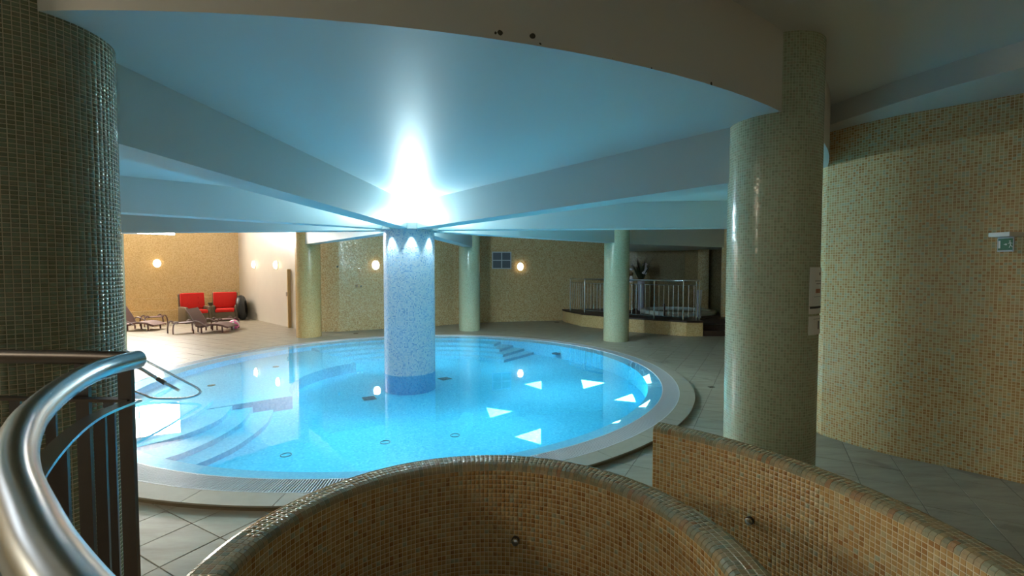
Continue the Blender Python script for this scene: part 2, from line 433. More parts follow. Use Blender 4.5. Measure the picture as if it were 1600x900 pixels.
def wall(name, pts, mat, z0, z1, label, th=.15, mb=None, name_cat='wall'):
    m = mb or MB(); cum = 0; n = len(pts); nor = []
    # outward offsets (outline runs clockwise, outside is to the left of travel)
    segn = []
    for a, b in zip(pts[:-1], pts[1:]):
        d = Vector((b[0]-a[0], b[1]-a[1])).normalized(); segn.append(Vector((-d.y, d.x)))
    for i in range(n):
        a = segn[max(i-1, 0)]; b = segn[min(i, n-2)]; v = (a+b).normalized(); nor.append(v/max(.4, v.dot(a)))
    for i in range(n-1):
        a, b = pts[i], pts[i+1]; d = math.hypot(b[0]-a[0], b[1]-a[1])
        ao = (a[0]+nor[i].x*th, a[1]+nor[i].y*th); bo = (b[0]+nor[i+1].x*th, b[1]+nor[i+1].y*th)
        vs = [(a[0], a[1], z0), (b[0], b[1], z0), (b[0], b[1], z1), (a[0], a[1], z1), (ao[0], ao[1], z0), (bo[0], bo[1], z0), (bo[0], bo[1], z1), (ao[0], ao[1], z1)]
        uv = [(cum, z0), (cum+d, z0), (cum+d, z1), (cum, z1)]
        m.add(vs, [(0, 1, 2, 3), (5, 4, 7, 6), (3, 2, 6, 7), (0, 4, 5, 1)], [uv, uv, None, None]); cum += d
    if mb: return m
    return struct(m.build(name, mat, smooth=True), label)
def curve2(P, n=5): return [(p.x, p.y) for p in smooth_path([(x, y, 0) for x, y in P], n)]
fw = wall('wall_far', OUT['far'][3:SPLIT+1], 'far_wall', -.3, Z_CEIL+.02, 'sand mosaic wall curving behind the pool')
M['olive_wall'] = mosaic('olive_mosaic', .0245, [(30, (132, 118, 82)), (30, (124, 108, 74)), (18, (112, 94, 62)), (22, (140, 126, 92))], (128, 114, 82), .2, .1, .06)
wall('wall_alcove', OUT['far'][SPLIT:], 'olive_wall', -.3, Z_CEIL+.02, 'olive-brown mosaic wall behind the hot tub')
wall('wall_cream', OUT['far'][:4], 'pale_tile', -.3, Z_LOUNGE+.02, 'pale cream tiled wall right of the red armchairs')
wall('wall_right_far', OUT['right_far'], 'tan_wall', -.3, Z_CEIL+.02, 'tan mosaic wall continuing behind the right column')
wall('wall_right', curve2(OUT['right'][:6], 6)+OUT['right'][6:], 'tan_wall', -.3, Z_CEIL+.02, 'speckled tan mosaic wall at the right edge')
wall('wall_back', OUT['back'], 'paint', -.3, Z_CEIL+.02, 'plain wall behind the viewpoint')
wall('wall_left_near', OUT['left_near'], 'lounge_wall', -.3, Z_LOUNGE+.02, 'mosaic wall out of view on the left')
# lounge wall with window opening and two tiled ledges
LA = Vector((-10.15, 17.1)); LD = Vector((-.8289, -.5594)).normalized(); LN = Vector((-LD.y, LD.x))*-1
if LN.dot(Vector((0, 0))-LA) < 0: LN = -LN          # inward
def lw(t, off=0): p = LA+LD*t+LN*off; return (p.x, p.y)
LL = 5.45
# column of wall pieces around the window
W0, W1, WZ0, WZ1 = 1.9, 5.3, 2.90, 4.02
m = MB()
for t0, t1, z0, z1 in ((0, LL, -.3, WZ0), (0, LL, WZ1, Z_LOUNGE+.02), (0, W0, WZ0, WZ1), (W1, LL, WZ0, WZ1)):
    a, b, c, d = lw(t0), lw(t1), lw(t1, -.2), lw(t0, -.2)
    vs = [(*a, z0), (*b, z0), (*b, z1), (*a, z1), (*d, z0), (*c, z0), (*c, z1), (*d, z1)]
    uv = [(t0, z0), (t1, z0), (t1, z1), (t0, z1)]
    m.add(vs, [(1, 0, 3, 2), (4, 5, 6, 7), (3, 7, 6, 2), (0, 1, 5, 4), (0, 4, 7, 3), (1, 2, 6, 5)], [[uv[1], uv[0], uv[3], uv[2]], uv, None, None, None, None])
wl = struct(m.build('wall_left', 'lounge_wall'), 'honey mosaic wall behind the loungers and red armchairs')
m = MB()
for off, z1 in ((.34, .33), (.13, .74)):
    m.prism([lw(.02), lw(LL-.1), lw(LL-.1, off), lw(.02, off)], Z_FLOOR, z1)
m.build('ledge', 'lounge_wall', wl)
win = struct(MB().prism([lw(W0), lw(W1), lw(W1, -.02), lw(W0, -.02)], WZ0, WZ0+.03).build('window_1', 'frame_white'), 'bright daylit strip window high in the honey mosaic wall')
MB().prism([lw(W0, -.12), lw(W1, -.12), lw(W1, -.14), lw(W0, -.14)], WZ0, WZ1).build('window_pane', 'window', win)
for t in (W0+1.1, W0+2.2): MB().prism([lw(t, -.1), lw(t+.04, -.1), lw(t+.04, -.12), lw(t, -.12)], WZ0+.03, WZ1).build('mullion', 'frame_white', win)
# door at the right end of the cream wall
def along(a, b, t, off=0):
    a = Vector(a); b = Vector(b); d = (b-a).normalized(); n = Vector((d.y, -d.x)); p = a+d*t+n*off; return p
A2, B2 = (-9.0, 16.11), (-6.71, 13.91)
d1 = struct(MB().prism([tuple(along(A2, B2, t, o)) for t, o in ((3.15, 0), (3.15, .09), (3.2, .09), (3.2, 0))], Z_FLOOR, 1.73).build('door_1', 'door'), 'tan door edge between cream wall and tan column')
MB().box((*along(A2, B2, 3.17, .11), .98), (.03, .03, .12), rz=R(-40)).build('door_handle', 'steel', d1)
sw = MB().box((*along(A2, B2, 3.02, .012), 1.53), (.11, .02, .09), rz=R(-40)).build('wall_switch', 'white')
tag(sw, 'small white switch on the cream wall beside the door edge', 'switch')

# ---- ceilings
def star_r(deg):
    dx, dy = math.sin(R(deg)), math.cos(R(deg)); best = 3
    for (x0, y0), (x1, y1) in zip(outline, outline[1:]+outline[:1]):
        ex, ey = x1-x0, y1-y0; det = dx*(-ey)+ex*dy
        if abs(det) < 1e-9: continue
        qx, qy = x0-PC.x, y0-PC.y
        t = (qx*(-ey)+ex*qy)/det; u = (dx*qy-dy*qx)/det
        if t > 0 and 0 <= u <= 1: best = max(best, t)
    return best
ceil = MB()
LG = [(-14.2, 10.9), (-9.8, 16.7), (-6.4, 13.6), (-7.0, 11.6), (-9.6, 7.8), (-12.6, 7.8)]
big = [(-14.3, 10.8), (-9.7, 1.3), (-6.1, -3.4), (5.2, -3.4), (5.3, 1.5), (4.8, 3.2), (7.7, 10.9), (7.7, 12.8), (7, 15.1), (4.1, 16.7), (-2, 15.3), (-5.6, 13.2), (-7.0, 11.6), (-9.6, 7.8), (-12.6, 7.8)]
co = MB().prism(big, Z_CEIL, Z_CEIL+.1).build('ceiling', 'paint'); struct(co, 'dim off-white outer ceiling around the pool')
MB().prism([(-14.9, 10.4), (-14.95, 14.1), (-10.2, 17.35), (-5.3, 12.9), (-7.0, 11.4), (-9.6, 7.6), (-13.2, 7.6)], Z_LOUNGE, Z_LOUNGE+.1).build('lounge_ceiling', 'paint', co)
for a, b in (((-7.0, 11.6), (-9.6, 7.8)), ((-9.6, 7.8), (-12.6, 7.8)), ((-5.6, 13.2), (-7.0, 11.6))):
    wd = Vector((b[0]-a[0], b[1]-a[1])).normalized(); nn = Vector((wd.y, -wd.x))*.1
    MB().prism([a, b, (b[0]+nn.x, b[1]+nn.y), (a[0]+nn.x, a[1]+nn.y)], Z_CEIL, Z_LOUNGE+.05).build('ceiling_riser', 'paint', co)
DR = 5.797
FLECKS = [((-.053, 2.195, 2.812), .016), ((-.08, 2.195, 2.805), .012), ((.10, 2.24, 2.82), .022), ((.14, 2.25, 2.79), .014), ((.45, 2.36, 2.78), .012), ((.52, 2.39, 2.785), .012), ((1.16, 2.72, 2.785), .012), ((.75, 2.5, 2.78), .01)]
M['fascia'] = fascia_mat()
m = MB().lathe((PC.x, PC.y, 0), [(0.01, Z_DISC), (DR-.0, Z_DISC)], n=160, cap=False)
dz = m.build('ceiling_disc', 'paint_disc', co)
dz['label'] = 'blue-lit round lower ceiling over the pool'
m = MB().lathe((PC.x, PC.y, 0), [(DR, Z_DISC), (DR, Z_CEIL)], n=160, cap=False); m.build('curved_fascia', 'fascia', co, smooth=True)
BW = .27
for k, a in enumerate((5, 50, 95, 140, 185, 230, 275, 320)):
    s, c = math.sin(R(a)), math.cos(R(a)); e = RING_R+(.0 if a != 140 else .0)
    p = lambda r, o: (PC.x+r*s+o*c, PC.y+r*c-o*s)
    MB().prism([p(.3, -BW/2), p(e, -BW/2), p(e, BW/2), p(.3, BW/2)], Z_BEAM, Z_DISC+.02).build('beam', 'paint_disc', co)
# low ceiling and bulkhead over the hot tub
bk = [(2.58, 11.36), (6.16, 13.37)]
n2 = Vector((bk[1][1]-bk[0][1], -(bk[1][0]-bk[0][0]))).normalized()*-.2
MB().prism([bk[0], bk[1], (bk[1][0]+n2.x, bk[1][1]+n2.y), (bk[0][0]+n2.x, bk[0][1]+n2.y)], Z_BEAM, Z_CEIL).build('bulkhead', 'paint', co)
MB().prism([(2.62, 11.6), (2.9, 13.4), (3.9, 16.45), (5.95, 15.8), (6.85, 14.9), (6.2, 13.5)], Z_BEAM+.01, Z_BEAM+.08).build('alcove_ceiling', 'paint', co)
# soffit along the right wall
inner = [(3.02, 5.1), (3.15, 4.45), (3.28, 3.95), (3.42, 3.6), (3.62, 3.24), (3.95, 2.8), (4.2, 1.5), (4.2, -3.1)]
outer = [(3.40, 5.1), (3.30, 4.82), (3.60, 4.27), (3.89, 4.01), (4.19, 3.70), (4.72, 3.1), (5.02, 1.5), (5.02, -3.1)]
struct(MB().prism(inner+outer[::-1], 3.125, Z_CEIL).build('trim_1', 'paint'), 'pale dropped soffit along the top of the right wall')

# ---- floor
NT_, UT = Vector((.875, -.485)).normalized(), Vector((.485, .875)).normalized()
TS = .345
def inside(p):
    x, y = p; c = False; n = len(outline)
    for i in range(n):
        x0, y0 = outline[i]; x1, y1 = outline[(i+1) % n]
        if (y0 > y) != (y1 > y) and x < (x1-x0)*(y-y0)/(y1-y0)+x0: c = not c
    return c
m = MB(); NA = 180
rs = [(4.40, star_r(360*k/NA)+.05) for k in range(NA)]
for k in range(NA):
    a0, a1 = 360*k/NA, 360*(k+1)/NA; j = (k+1) % NA
    q = [polar(rs[k][0], a0, Z_FLOOR-.004), polar(rs[j][0], a1, Z_FLOOR-.004), polar(rs[j][1], a1, Z_FLOOR-.004), polar(rs[k][1], a0, Z_FLOOR-.004)]
    m.add(q, [(0, 3, 2, 1)])
M['joint'] = plain('slab_joint', (104, 97, 84), .8)
fl = struct(m.build('floor', M['joint']), 'travertine slab floor around the round pool')
RG = 4.47
def clip(poly):
    pts = []; n = len(poly)
    for i in range(n):
        a = Vector(poly[i]); b = Vector(poly[(i+1) % n])
        for k in range(16): pts.append(a+(b-a)*k/16)
    ins = [(p-PC).length < RG for p in pts]
    if not any(ins): return [tuple(p) for p in poly]
    if all(ins): return None
    n = len(pts); st = next(i for i in range(n) if not ins[i] and ins[i-1])
    out = []
    for k in range(n):
        i = (st+k) % n
        if not ins[i]: out.append(tuple(pts[i]))
    a = Vector(out[-1])-PC; b = Vector(out[0])-PC
    aa = math.atan2(a.x, a.y); bb = math.atan2(b.x, b.y)
    if bb-aa > PI: bb -= 2*PI
    if bb-aa < -PI: bb += 2*PI
    for k in range(0, 7):
        t = aa+(bb-aa)*k/6; out.append((PC.x+RG*math.sin(t), PC.y+RG*math.cos(t)))
    return out if len(out) > 8 else None
tiles = []
for i in range(-60, 60):
    for j in range(-60, 90):
        n0 = -1.022+TS*i; u0 = 1.30+TS*j; g = .0025
        P = [NT_*(n0+a)+UT*(u0+b) for a, b in ((g, g), (TS-g, g), (TS-g, TS-g), (g, TS-g))]
        c = sum(P, Vector((0, 0)))/4
        if not any(inside(p) for p in P): continue
        full = all((p-PC).length > RG+.02 for p in P); q = [tuple(p) for p in P] if full else clip([tuple(p) for p in P])
        if not q: continue
        x, y, d = proj(np.array([c.x, c.y, Z_FLOOR]))
        vis = d > .3 and -20 < x < 1620 and y < 920
        tiles.append((1/max(d, .3)**2 if vis else 0, full, c, q))
tiles.sort(key=lambda t: -t[0])
mesh0 = None; rest = MB()
tilt = Matrix(((NT_.x, UT.x, 0), (NT_.y, UT.y, 0), (0, 0, 1)))
for k, (sc, full, c, q) in enumerate(tiles):
    zt = Z_FLOOR+random.uniform(-.0006, .0006)
    if k < 300 and sc > 0:
        if full:
            if mesh0 is None:
                h = TS/2-.0025; b = h-.002
                mesh0 = bpy.data.meshes.new('floor_tile')
                mesh0.from_pydata([(-h, -h, -.02), (h, -h, -.02), (h, h, -.02), (-h, h, -.02), (-h, -h, -.002), (h, -h, -.002), (h, h, -.002), (-h, h, -.002), (-b, -b, 0), (b, -b, 0), (b, b, 0), (-b, b, 0)], [],
                    [(0, 1, 5, 4), (1, 2, 6, 5), (2, 3, 7, 6), (3, 0, 4, 7), (4, 5, 9, 8), (5, 6, 10, 9), (6, 7, 11, 10), (7, 4, 8, 11), (8, 9, 10, 11)])
                if mesh0.polygons[8].normal.z < 0: mesh0.flip_normals()
                mesh0.materials.append(M['slab'])
            o = bpy.data.objects.new('floor_tile', mesh0); C.objects.link(o); o.parent = fl
            mm = tilt.to_4x4(); mm.translation = (c.x, c.y, zt); o.matrix_local = mm
        else: MB().prism(q, Z_FLOOR-.02, zt).build('floor_tile', 'slab', fl)
    else: rest.prism(q, Z_FLOOR-.02, zt)
o = stuff(rest.build('floor_tile_field', 'slab', fl))
at = o.data.attributes.new('rnd', 'FLOAT', 'FACE')
rr = []; cnt = 0
for f in rest.f:
    if len(f) > 4 or f[0]-0 >= 0: pass
vals = np.zeros(len(rest.f), np.float32); cur = 0; fi = 0
cs = [t[3] for k, t in enumerate(tiles) if not (k < 300 and t[0] > 0)]
for q in cs:
    vals[fi:fi+len(q)+2] = random.random(); fi += len(q)+2
at.data.foreach_set('value', vals)

# ================================================================ pool
pool = thing('swimming_pool', 'round blue mosaic swimming pool in the middle of the hall', 'pool', (PC.x, PC.y, 0))
RI, RS, RGR, RC = 3.87, 4.07, 4.298, 4.494
DEP = -.31
m = MB().lathe((PC.x, PC.y, 0), [(.01, DEP), (RI, DEP)], n=96, cap=False)
m.uv = [None]*len(m.f); m.build('basin_floor', 'pool', pool)
MB().lathe((PC.x, PC.y, 0), [(RI, DEP), (RI, -.03)], n=128, cap=False).build('basin_wall', 'pool', pool, smooth=True)
MB().lathe((PC.x, PC.y, 0), [(RI, -.03), (RS, -.004), (RS, -.03)], n=160, cap=False).build('pool_edge_shelf', 'shelf', pool)
MB().lathe((PC.x, PC.y, 0), [(RS, -.05), (RGR, -.05)], n=128, cap=False).build('gutter_channel', 'dark_gap', pool)
m = MB(); NS = 1150
for k in range(NS):
    a = 360*k/NS; s, c = math.sin(R(a)), math.cos(R(a)); sk = .05
    def gp(r, o): return (PC.x+r*s+o*c, PC.y+r*c-o*s)
    q = [gp(RS+.004, -.0045), gp(RGR-.004, -.0045), gp(RGR-.004, .0045), gp(RS+.004, .0045)]
    m.prism(q, -.02, .002)
stuff(m.build('grate_slats', 'grate', pool))
for r in (RS+.003, RGR-.004): MB().lathe((PC.x, PC.y, 0), [(r-.004, -.02), (r-.004, .003), (r+.004, .003), (r+.004, -.02)], n=160, cap=False).build('grate_rim', 'grate', pool)
for k in range(40):
    a0, a1 = 9*k+.03, 9*(k+1)-.03
    o = MB().prism(sector(RGR+.001, RC, a0, a1, 6), -.012, .001).build('coping_stone', 'stone', pool)
MB().lathe((PC.x, PC.y, 0), [(RC-.014, -.06), (RC-.014, -.012)], n=160, cap=False).build('coping_recess', 'curb_shade', pool)
MB().prism(sector(1.85, RI-.002, -128, -47, 30), DEP, -.12).build('lounging_platform', 'pool_refl_pale', pool)
RIx = RI-.004
ed = [([(-4.1, 6.25), (-3.95, 5.75), (-3.92, 5.4), (-4.02, 5.0)], -.08), ([(-3.80, 6.2), (-3.61, 5.67), (-3.60, 5.32), (-3.68, 5.0), (-3.86, 4.72)], -.13),
      ([(-3.585, 6.29), (-3.37, 5.67), (-3.33, 5.13), (-3.40, 4.72), (-3.52, 4.5)], -.19), ([(-3.34, 6.36), (-3.13, 5.78), (-3.06, 5.14), (-3.11, 4.75), (-3.25, 4.35)], -.25)]
for P, z in ed:
    e = Vector(P[-1])-PC; a = math.degrees(math.atan2(e.x, e.y)); P = [tuple(v) for v in [p.xy for p in smooth_path([(x, y, 0) for x, y in P], 6)]]
    ring = [polar(RIx, a+(-128-a)*k/14) for k in range(15)]
    MB().prism(P+ring, DEP+.001, z).build('step', 'pool_refl_pale', pool)
for r0, a1, z in ((2.68, 35.5, -.25), (2.92, 31.5, -.19), (3.17, 27, -.13), (3.45, 22, -.07)):
    MB().prism(sector(r0, RIx, -47.0, a1, 30), DEP+.001, z).build('step', 'pool_refl_pale', pool)
wa = MB().lathe((PC.x, PC.y, 0), [(RS-.002, -.003), (.40, -.003)], n=160, cap=False).build('water', 'water', pool)
wa['label'] = 'still clear water surface'
# floor grates, inlets, jets, underwater lamp
for x, y, rz, s_ in ((-2.234, 7.121, .5, .13), (-1.242, 8.42, .75, .13)):
    g = MB().box((x, y, DEP+.006), (s_*1.5, s_*1.5, .01), rz=rz).build('floor_grate', 'steel', pool)
    MB().box((x, y, DEP+.012), (s_*1.3, s_*1.3, .006), rz=rz).build('grate_insert', 'glass_black', g)
for x, y in ((-2.458, 4.925), (-1.48, 5.293), (-.693, 5.52)):
    MB().tube([(x+.055*math.cos(q*PI/12), y+.055*math.sin(q*PI/12), DEP+.004) for q in range(24)], .005, 6, closed=True).build('floor_inlet', 'print_grey', pool, smooth=True)
for x, y in ((-4.75, 7.2), (-4.45, 8.6)):
    MB().lathe((x, y, -.12), [(.0, .008), (.05, .008), (.06, .0)], n=18).build('jet_cover', 'dark_steel', pool, smooth=True)
lx, ly, _ = polar(3.80, 46, 0)
MB().lathe((lx, ly, -.2), [(0, .0), (.09, .02), (.1, .0)], n=20).build('underwater_lamp', 'glass_black', pool, smooth=True)

# ================================================================ columns
CR = .308
def column(a, mat, label, r=CR, pos=None):
    x, y = pos or polar(RING_R, a)
    t = thing('column', label, 'column', (x, y, Z_FLOOR), 'round tiled columns around the pool')
    MB().lathe((x, y, 0), [(r, Z_FLOOR), (r, Z_CEIL+.01)], n=64, uvr=r, cap=False).build('shaft', mat, t, smooth=True)
    return t
column(5, 'sage', 'pale green column just right of the central column')
column(50, 'sage', 'pale green column in front of the hot tub railing')
column(95, 'sage', 'pale green column hidden behind the big right column')
rcol = column(140, 'sage', 'large grey-green mosaic column at right with notices on it', pos=(1.95, 3.46))
column(230, 'sage', 'pale green column outside the view at left')
column(275, 'sage', 'pale green column hidden behind the big left column')
column(320, 'tan_col', 'tan mosaic column beside the cream wall and door edge')
# left column with every tile as geometry
LX, LY = -2.215, 2.14
lc = thing('column', 'huge green glazed mosaic column at the left edge', 'column', (LX, LY, Z_FLOOR), 'round tiled columns around the pool')
MB().lathe((LX, LY, 0), [(CR-.0015, Z_FLOOR), (CR-.0015, Z_CEIL+.01)], n=75, uvr=CR, cap=False).build('shaft', 'grout_sage', lc, smooth=True)
na = 75; pz = .019; nz = int((Z_CEIL-Z_FLOOR)/pz)
K, J = np.meshgrid(np.arange(na), np.arange(nz), indexing='ij'); K = K.ravel(); J = J.ravel()
def cyl(k, j, r=CR): a = 2*PI*k/na; return np.stack([LX+r*np.sin(a), LY-r*np.cos(a), Z_FLOOR+j*pz], -1)
Q = np.stack([cyl(K, J), cyl(K+1, J), cyl(K+1, J+1), cyl(K, J+1)], 1)
am = 2*PI*(K+.5)/na; Nn = np.stack([np.sin(am), -np.cos(am), 0*am], -1)
tile_field(lc, Q-Nn[:, None, :]*.0015, Nn, [0]*len(K), 'tile_sage', .0036, .0022)
# centre column
cc = thing('column', 'white and blue mosaic column standing in the pool centre', 'column', (PC.x, PC.y, DEP))
MB().lathe((PC.x, PC.y, 0), [(.42, DEP), (.42, Z_DISC)], n=72, uvr=.42, cap=False).build('shaft', 'blue_col', cc, smooth=True)
MB().lathe((PC.x, PC.y, 0), [(.423, DEP), (.423, -.01)], n=72, uvr=.42, cap=False).build('water_tint_band', 'water_tint', cc, smooth=True)['label'] = 'blue band of the column below the waterline, water tint painted in'
# floodlights at its head, one per bay
FG = 'floodlights around the head of the central column'
bays = [('facing away behind the column', 27.5), ('to the back right', 72.5), ('to the right', 117.5), ('to the front, brightest in the glare', 162.5), ('to the front left', 207.5), ('to the left', 252.5), ('to the back left', 297.5), ('at the rear', 342.5)]
for nm, a in bays:
    x, y, z = polar(.50, a, 2.40)
    t = thing('floodlight', 'small white floodlight at the central column head, '+nm, 'light', (x, y, z), FG)
    s, c = math.sin(R(a)), math.cos(R(a)); rot = Matrix.Rotation(-R(a), 3, 'Z')
    MB().box((x, y, z), (.15, .10, .10), rz=-R(a)).build('housing', 'white', t)
    MB().box((x, y, z+.056), (.12, .08, .012), rz=-R(a)).build('lens', 'lens', t)
    MB().bar((PC.x+.41*s, PC.y+.41*c, z), (x, y, z), .03, .02).build('bracket', 'white', t)
    spot('flood_lamp_up', (x+.02*s, y+.02*c, z+.08), (x+1.0*s, y+1.0*c, z+1.5), FLOOD_UP, FLOOD_COL, 165, .6, .05, t)
    spot('flood_lamp_down', (x+.06*s, y+.06*c, z-.07), (x+3.1*s, y+3.1*c, -.3), FLOOD_DOWN, FLOOD_COL, 84, 1.0, .06, t)
    spot('column_wash_lamp', (x, y, z-.06), (x-.3*s, y-.3*c, -1.0), WASH, FLOOD_COL, 56, .5, .02, t)
# added spotlight on the hidden column, made up to throw the triangular light patches
PX = Vector((3.5, 7.3, 2.15))
t = thing('added_projector', 'added unseen spotlight on the column behind the big right column', 'light', PX)
MB().box(PX+Vector((.03, 0, .04)), (.12, .12, .1)).build('housing', 'white', t)
TRI = [[(-.375, 6.656), (0, 6.475), (-.297, 6.193)], [(.366, 5.766), (.333, 5.235), (.031, 5.477)], [(.226, 8.042), (.535, 8.274), (.498, 7.696)],
       [(1.27, 8.371), (1.657, 8.133), (1.218, 7.738)], [(1.587, 7.051), (2.1, 7.55), (1.946, 6.914)], [(1.36, 5.55), (1.62, 5.88), (1.44, 5.5)], [(.80, 4.86), (.97, 4.97), (.90, 4.84)]]
def gobo():
    l = bpy.data.lights.new('added_patch_lamp', 'SPOT'); l.energy = PROJ_W; l.color = (1, .88, .56); l.spot_size = R(120); l.spot_blend = .1; l.shadow_soft_size = .001
    o = bpy.data.objects.new('added_patch_lamp', l); C.objects.link(o); o.parent = t
    loc = PX+Vector((-.04, 0, -.02)); o.location = loc-PX
    aim = Vector((.8, 6.7, DEP))-loc; q = aim.to_track_quat('-Z', 'Y'); o.rotation_euler = q.to_euler()
    inv = q.to_matrix().transposed()
    l.use_nodes = True; nt = l.node_tree; em = nt.nodes['Emission']
    tc = nt.nodes.new('ShaderNodeTexCoord').outputs['Normal']
    def mth(op, a, b):
        n = nt.nodes.new('ShaderNodeMath'); n.operation = op
        for i, v in enumerate((a, b)):
            if isinstance(v, bpy.types.NodeSocket): nt.links.new(v, n.inputs[i])
            else: n.inputs[i].default_value = v
        return n.outputs[0]
    tot = None
    for T in TRI:
        P = [Vector((x, y, DEP))-loc for x, y in T]; cen = (P[0]+P[1]+P[2])/3; acc = None
        for i in range(3):
            n = P[i].cross(P[(i+1) % 3]).normalized()
            if n.dot(cen) < 0: n = -n
            n = inv@n
            d = nt.nodes.new('ShaderNodeVectorMath'); d.operation = 'DOT_PRODUCT'; nt.links.new(tc, d.inputs[0]); d.inputs[1].default_value = n
            k = mth('GREATER_THAN', mth('MULTIPLY', d.outputs['Value'], GS), 0.0)
            acc = k if acc is None else mth('MULTIPLY', acc, k)
        tot = acc if tot is None else mth('MAXIMUM', tot, acc)
    nt.links.new(tot, em.inputs['Strength'])
GS = 1.0
gobo()
# notices on the right column
def on_col(cx, cy, r, deg, z, wd, ht, name, mat, parent, out=.003, th=.003):
    m = MB(); n = 8; a0 = deg-math.degrees(wd/2/r); a1 = deg+math.degrees(wd/2/r)
    P = [(cx+(r+out)*math.sin(R(a0+(a1-a0)*k/n)), cy-(r+out)*math.cos(R(a0+(a1-a0)*k/n))) for k in range(n+1)]
    P += [(cx+(r+out+th)*math.sin(R(a1-(a1-a0)*k/n)), cy-(r+out+th)*math.cos(R(a1-(a1-a0)*k/n))) for k in range(n+1)]
    m.prism(P, z-ht/2, z+ht/2); return m.build(name, mat, parent)
def notice(label, z, ht, marks):
    deg = 38
    x = 1.95+CR*math.sin(R(deg)); y = 3.46-CR*math.cos(R(deg))
    t = thing('notice', label, 'sign', (x, y, z-ht/2))
    on_col(1.95, 3.46, CR, deg, z, .21, ht, 'sheet', 'white', t)
    for dx, dz_, w_, h_, mt in marks:
        on_col(1.95, 3.46, CR, deg+math.degrees(dx/CR), z+dz_, w_, h_, 'printing', mt, t, .0062, .0008)
notice('tall white notice on the right column, upper of two', 1.585, .27, [(0.02, .09, .018, .02, 'mark'), (0, .04, .10, .006, 'print_grey'), (.01, .02, .09, .004, 'mark'), (0, -.03, .08, .03, 'mark_red'), (0, -.07, .12, .004, 'print_grey')])
notice('small white notice on the right column, lower of two', 1.315, .13, [(0.015, 0, .022, .06, 'mark'), (0, .045, .12, .004, 'print_grey')])
t = thing('sign_strip', 'narrow white strip with a black bar between the two column notices', 'sign', (2.14, 3.2, 1.40))
on_col(1.95, 3.46, CR, 38, 1.42, .21, .05, 'strip', 'white', t)
on_col(1.95, 3.46, CR, 38, 1.44, .20, .014, 'bar', 'mark', t, .0062, .0008)

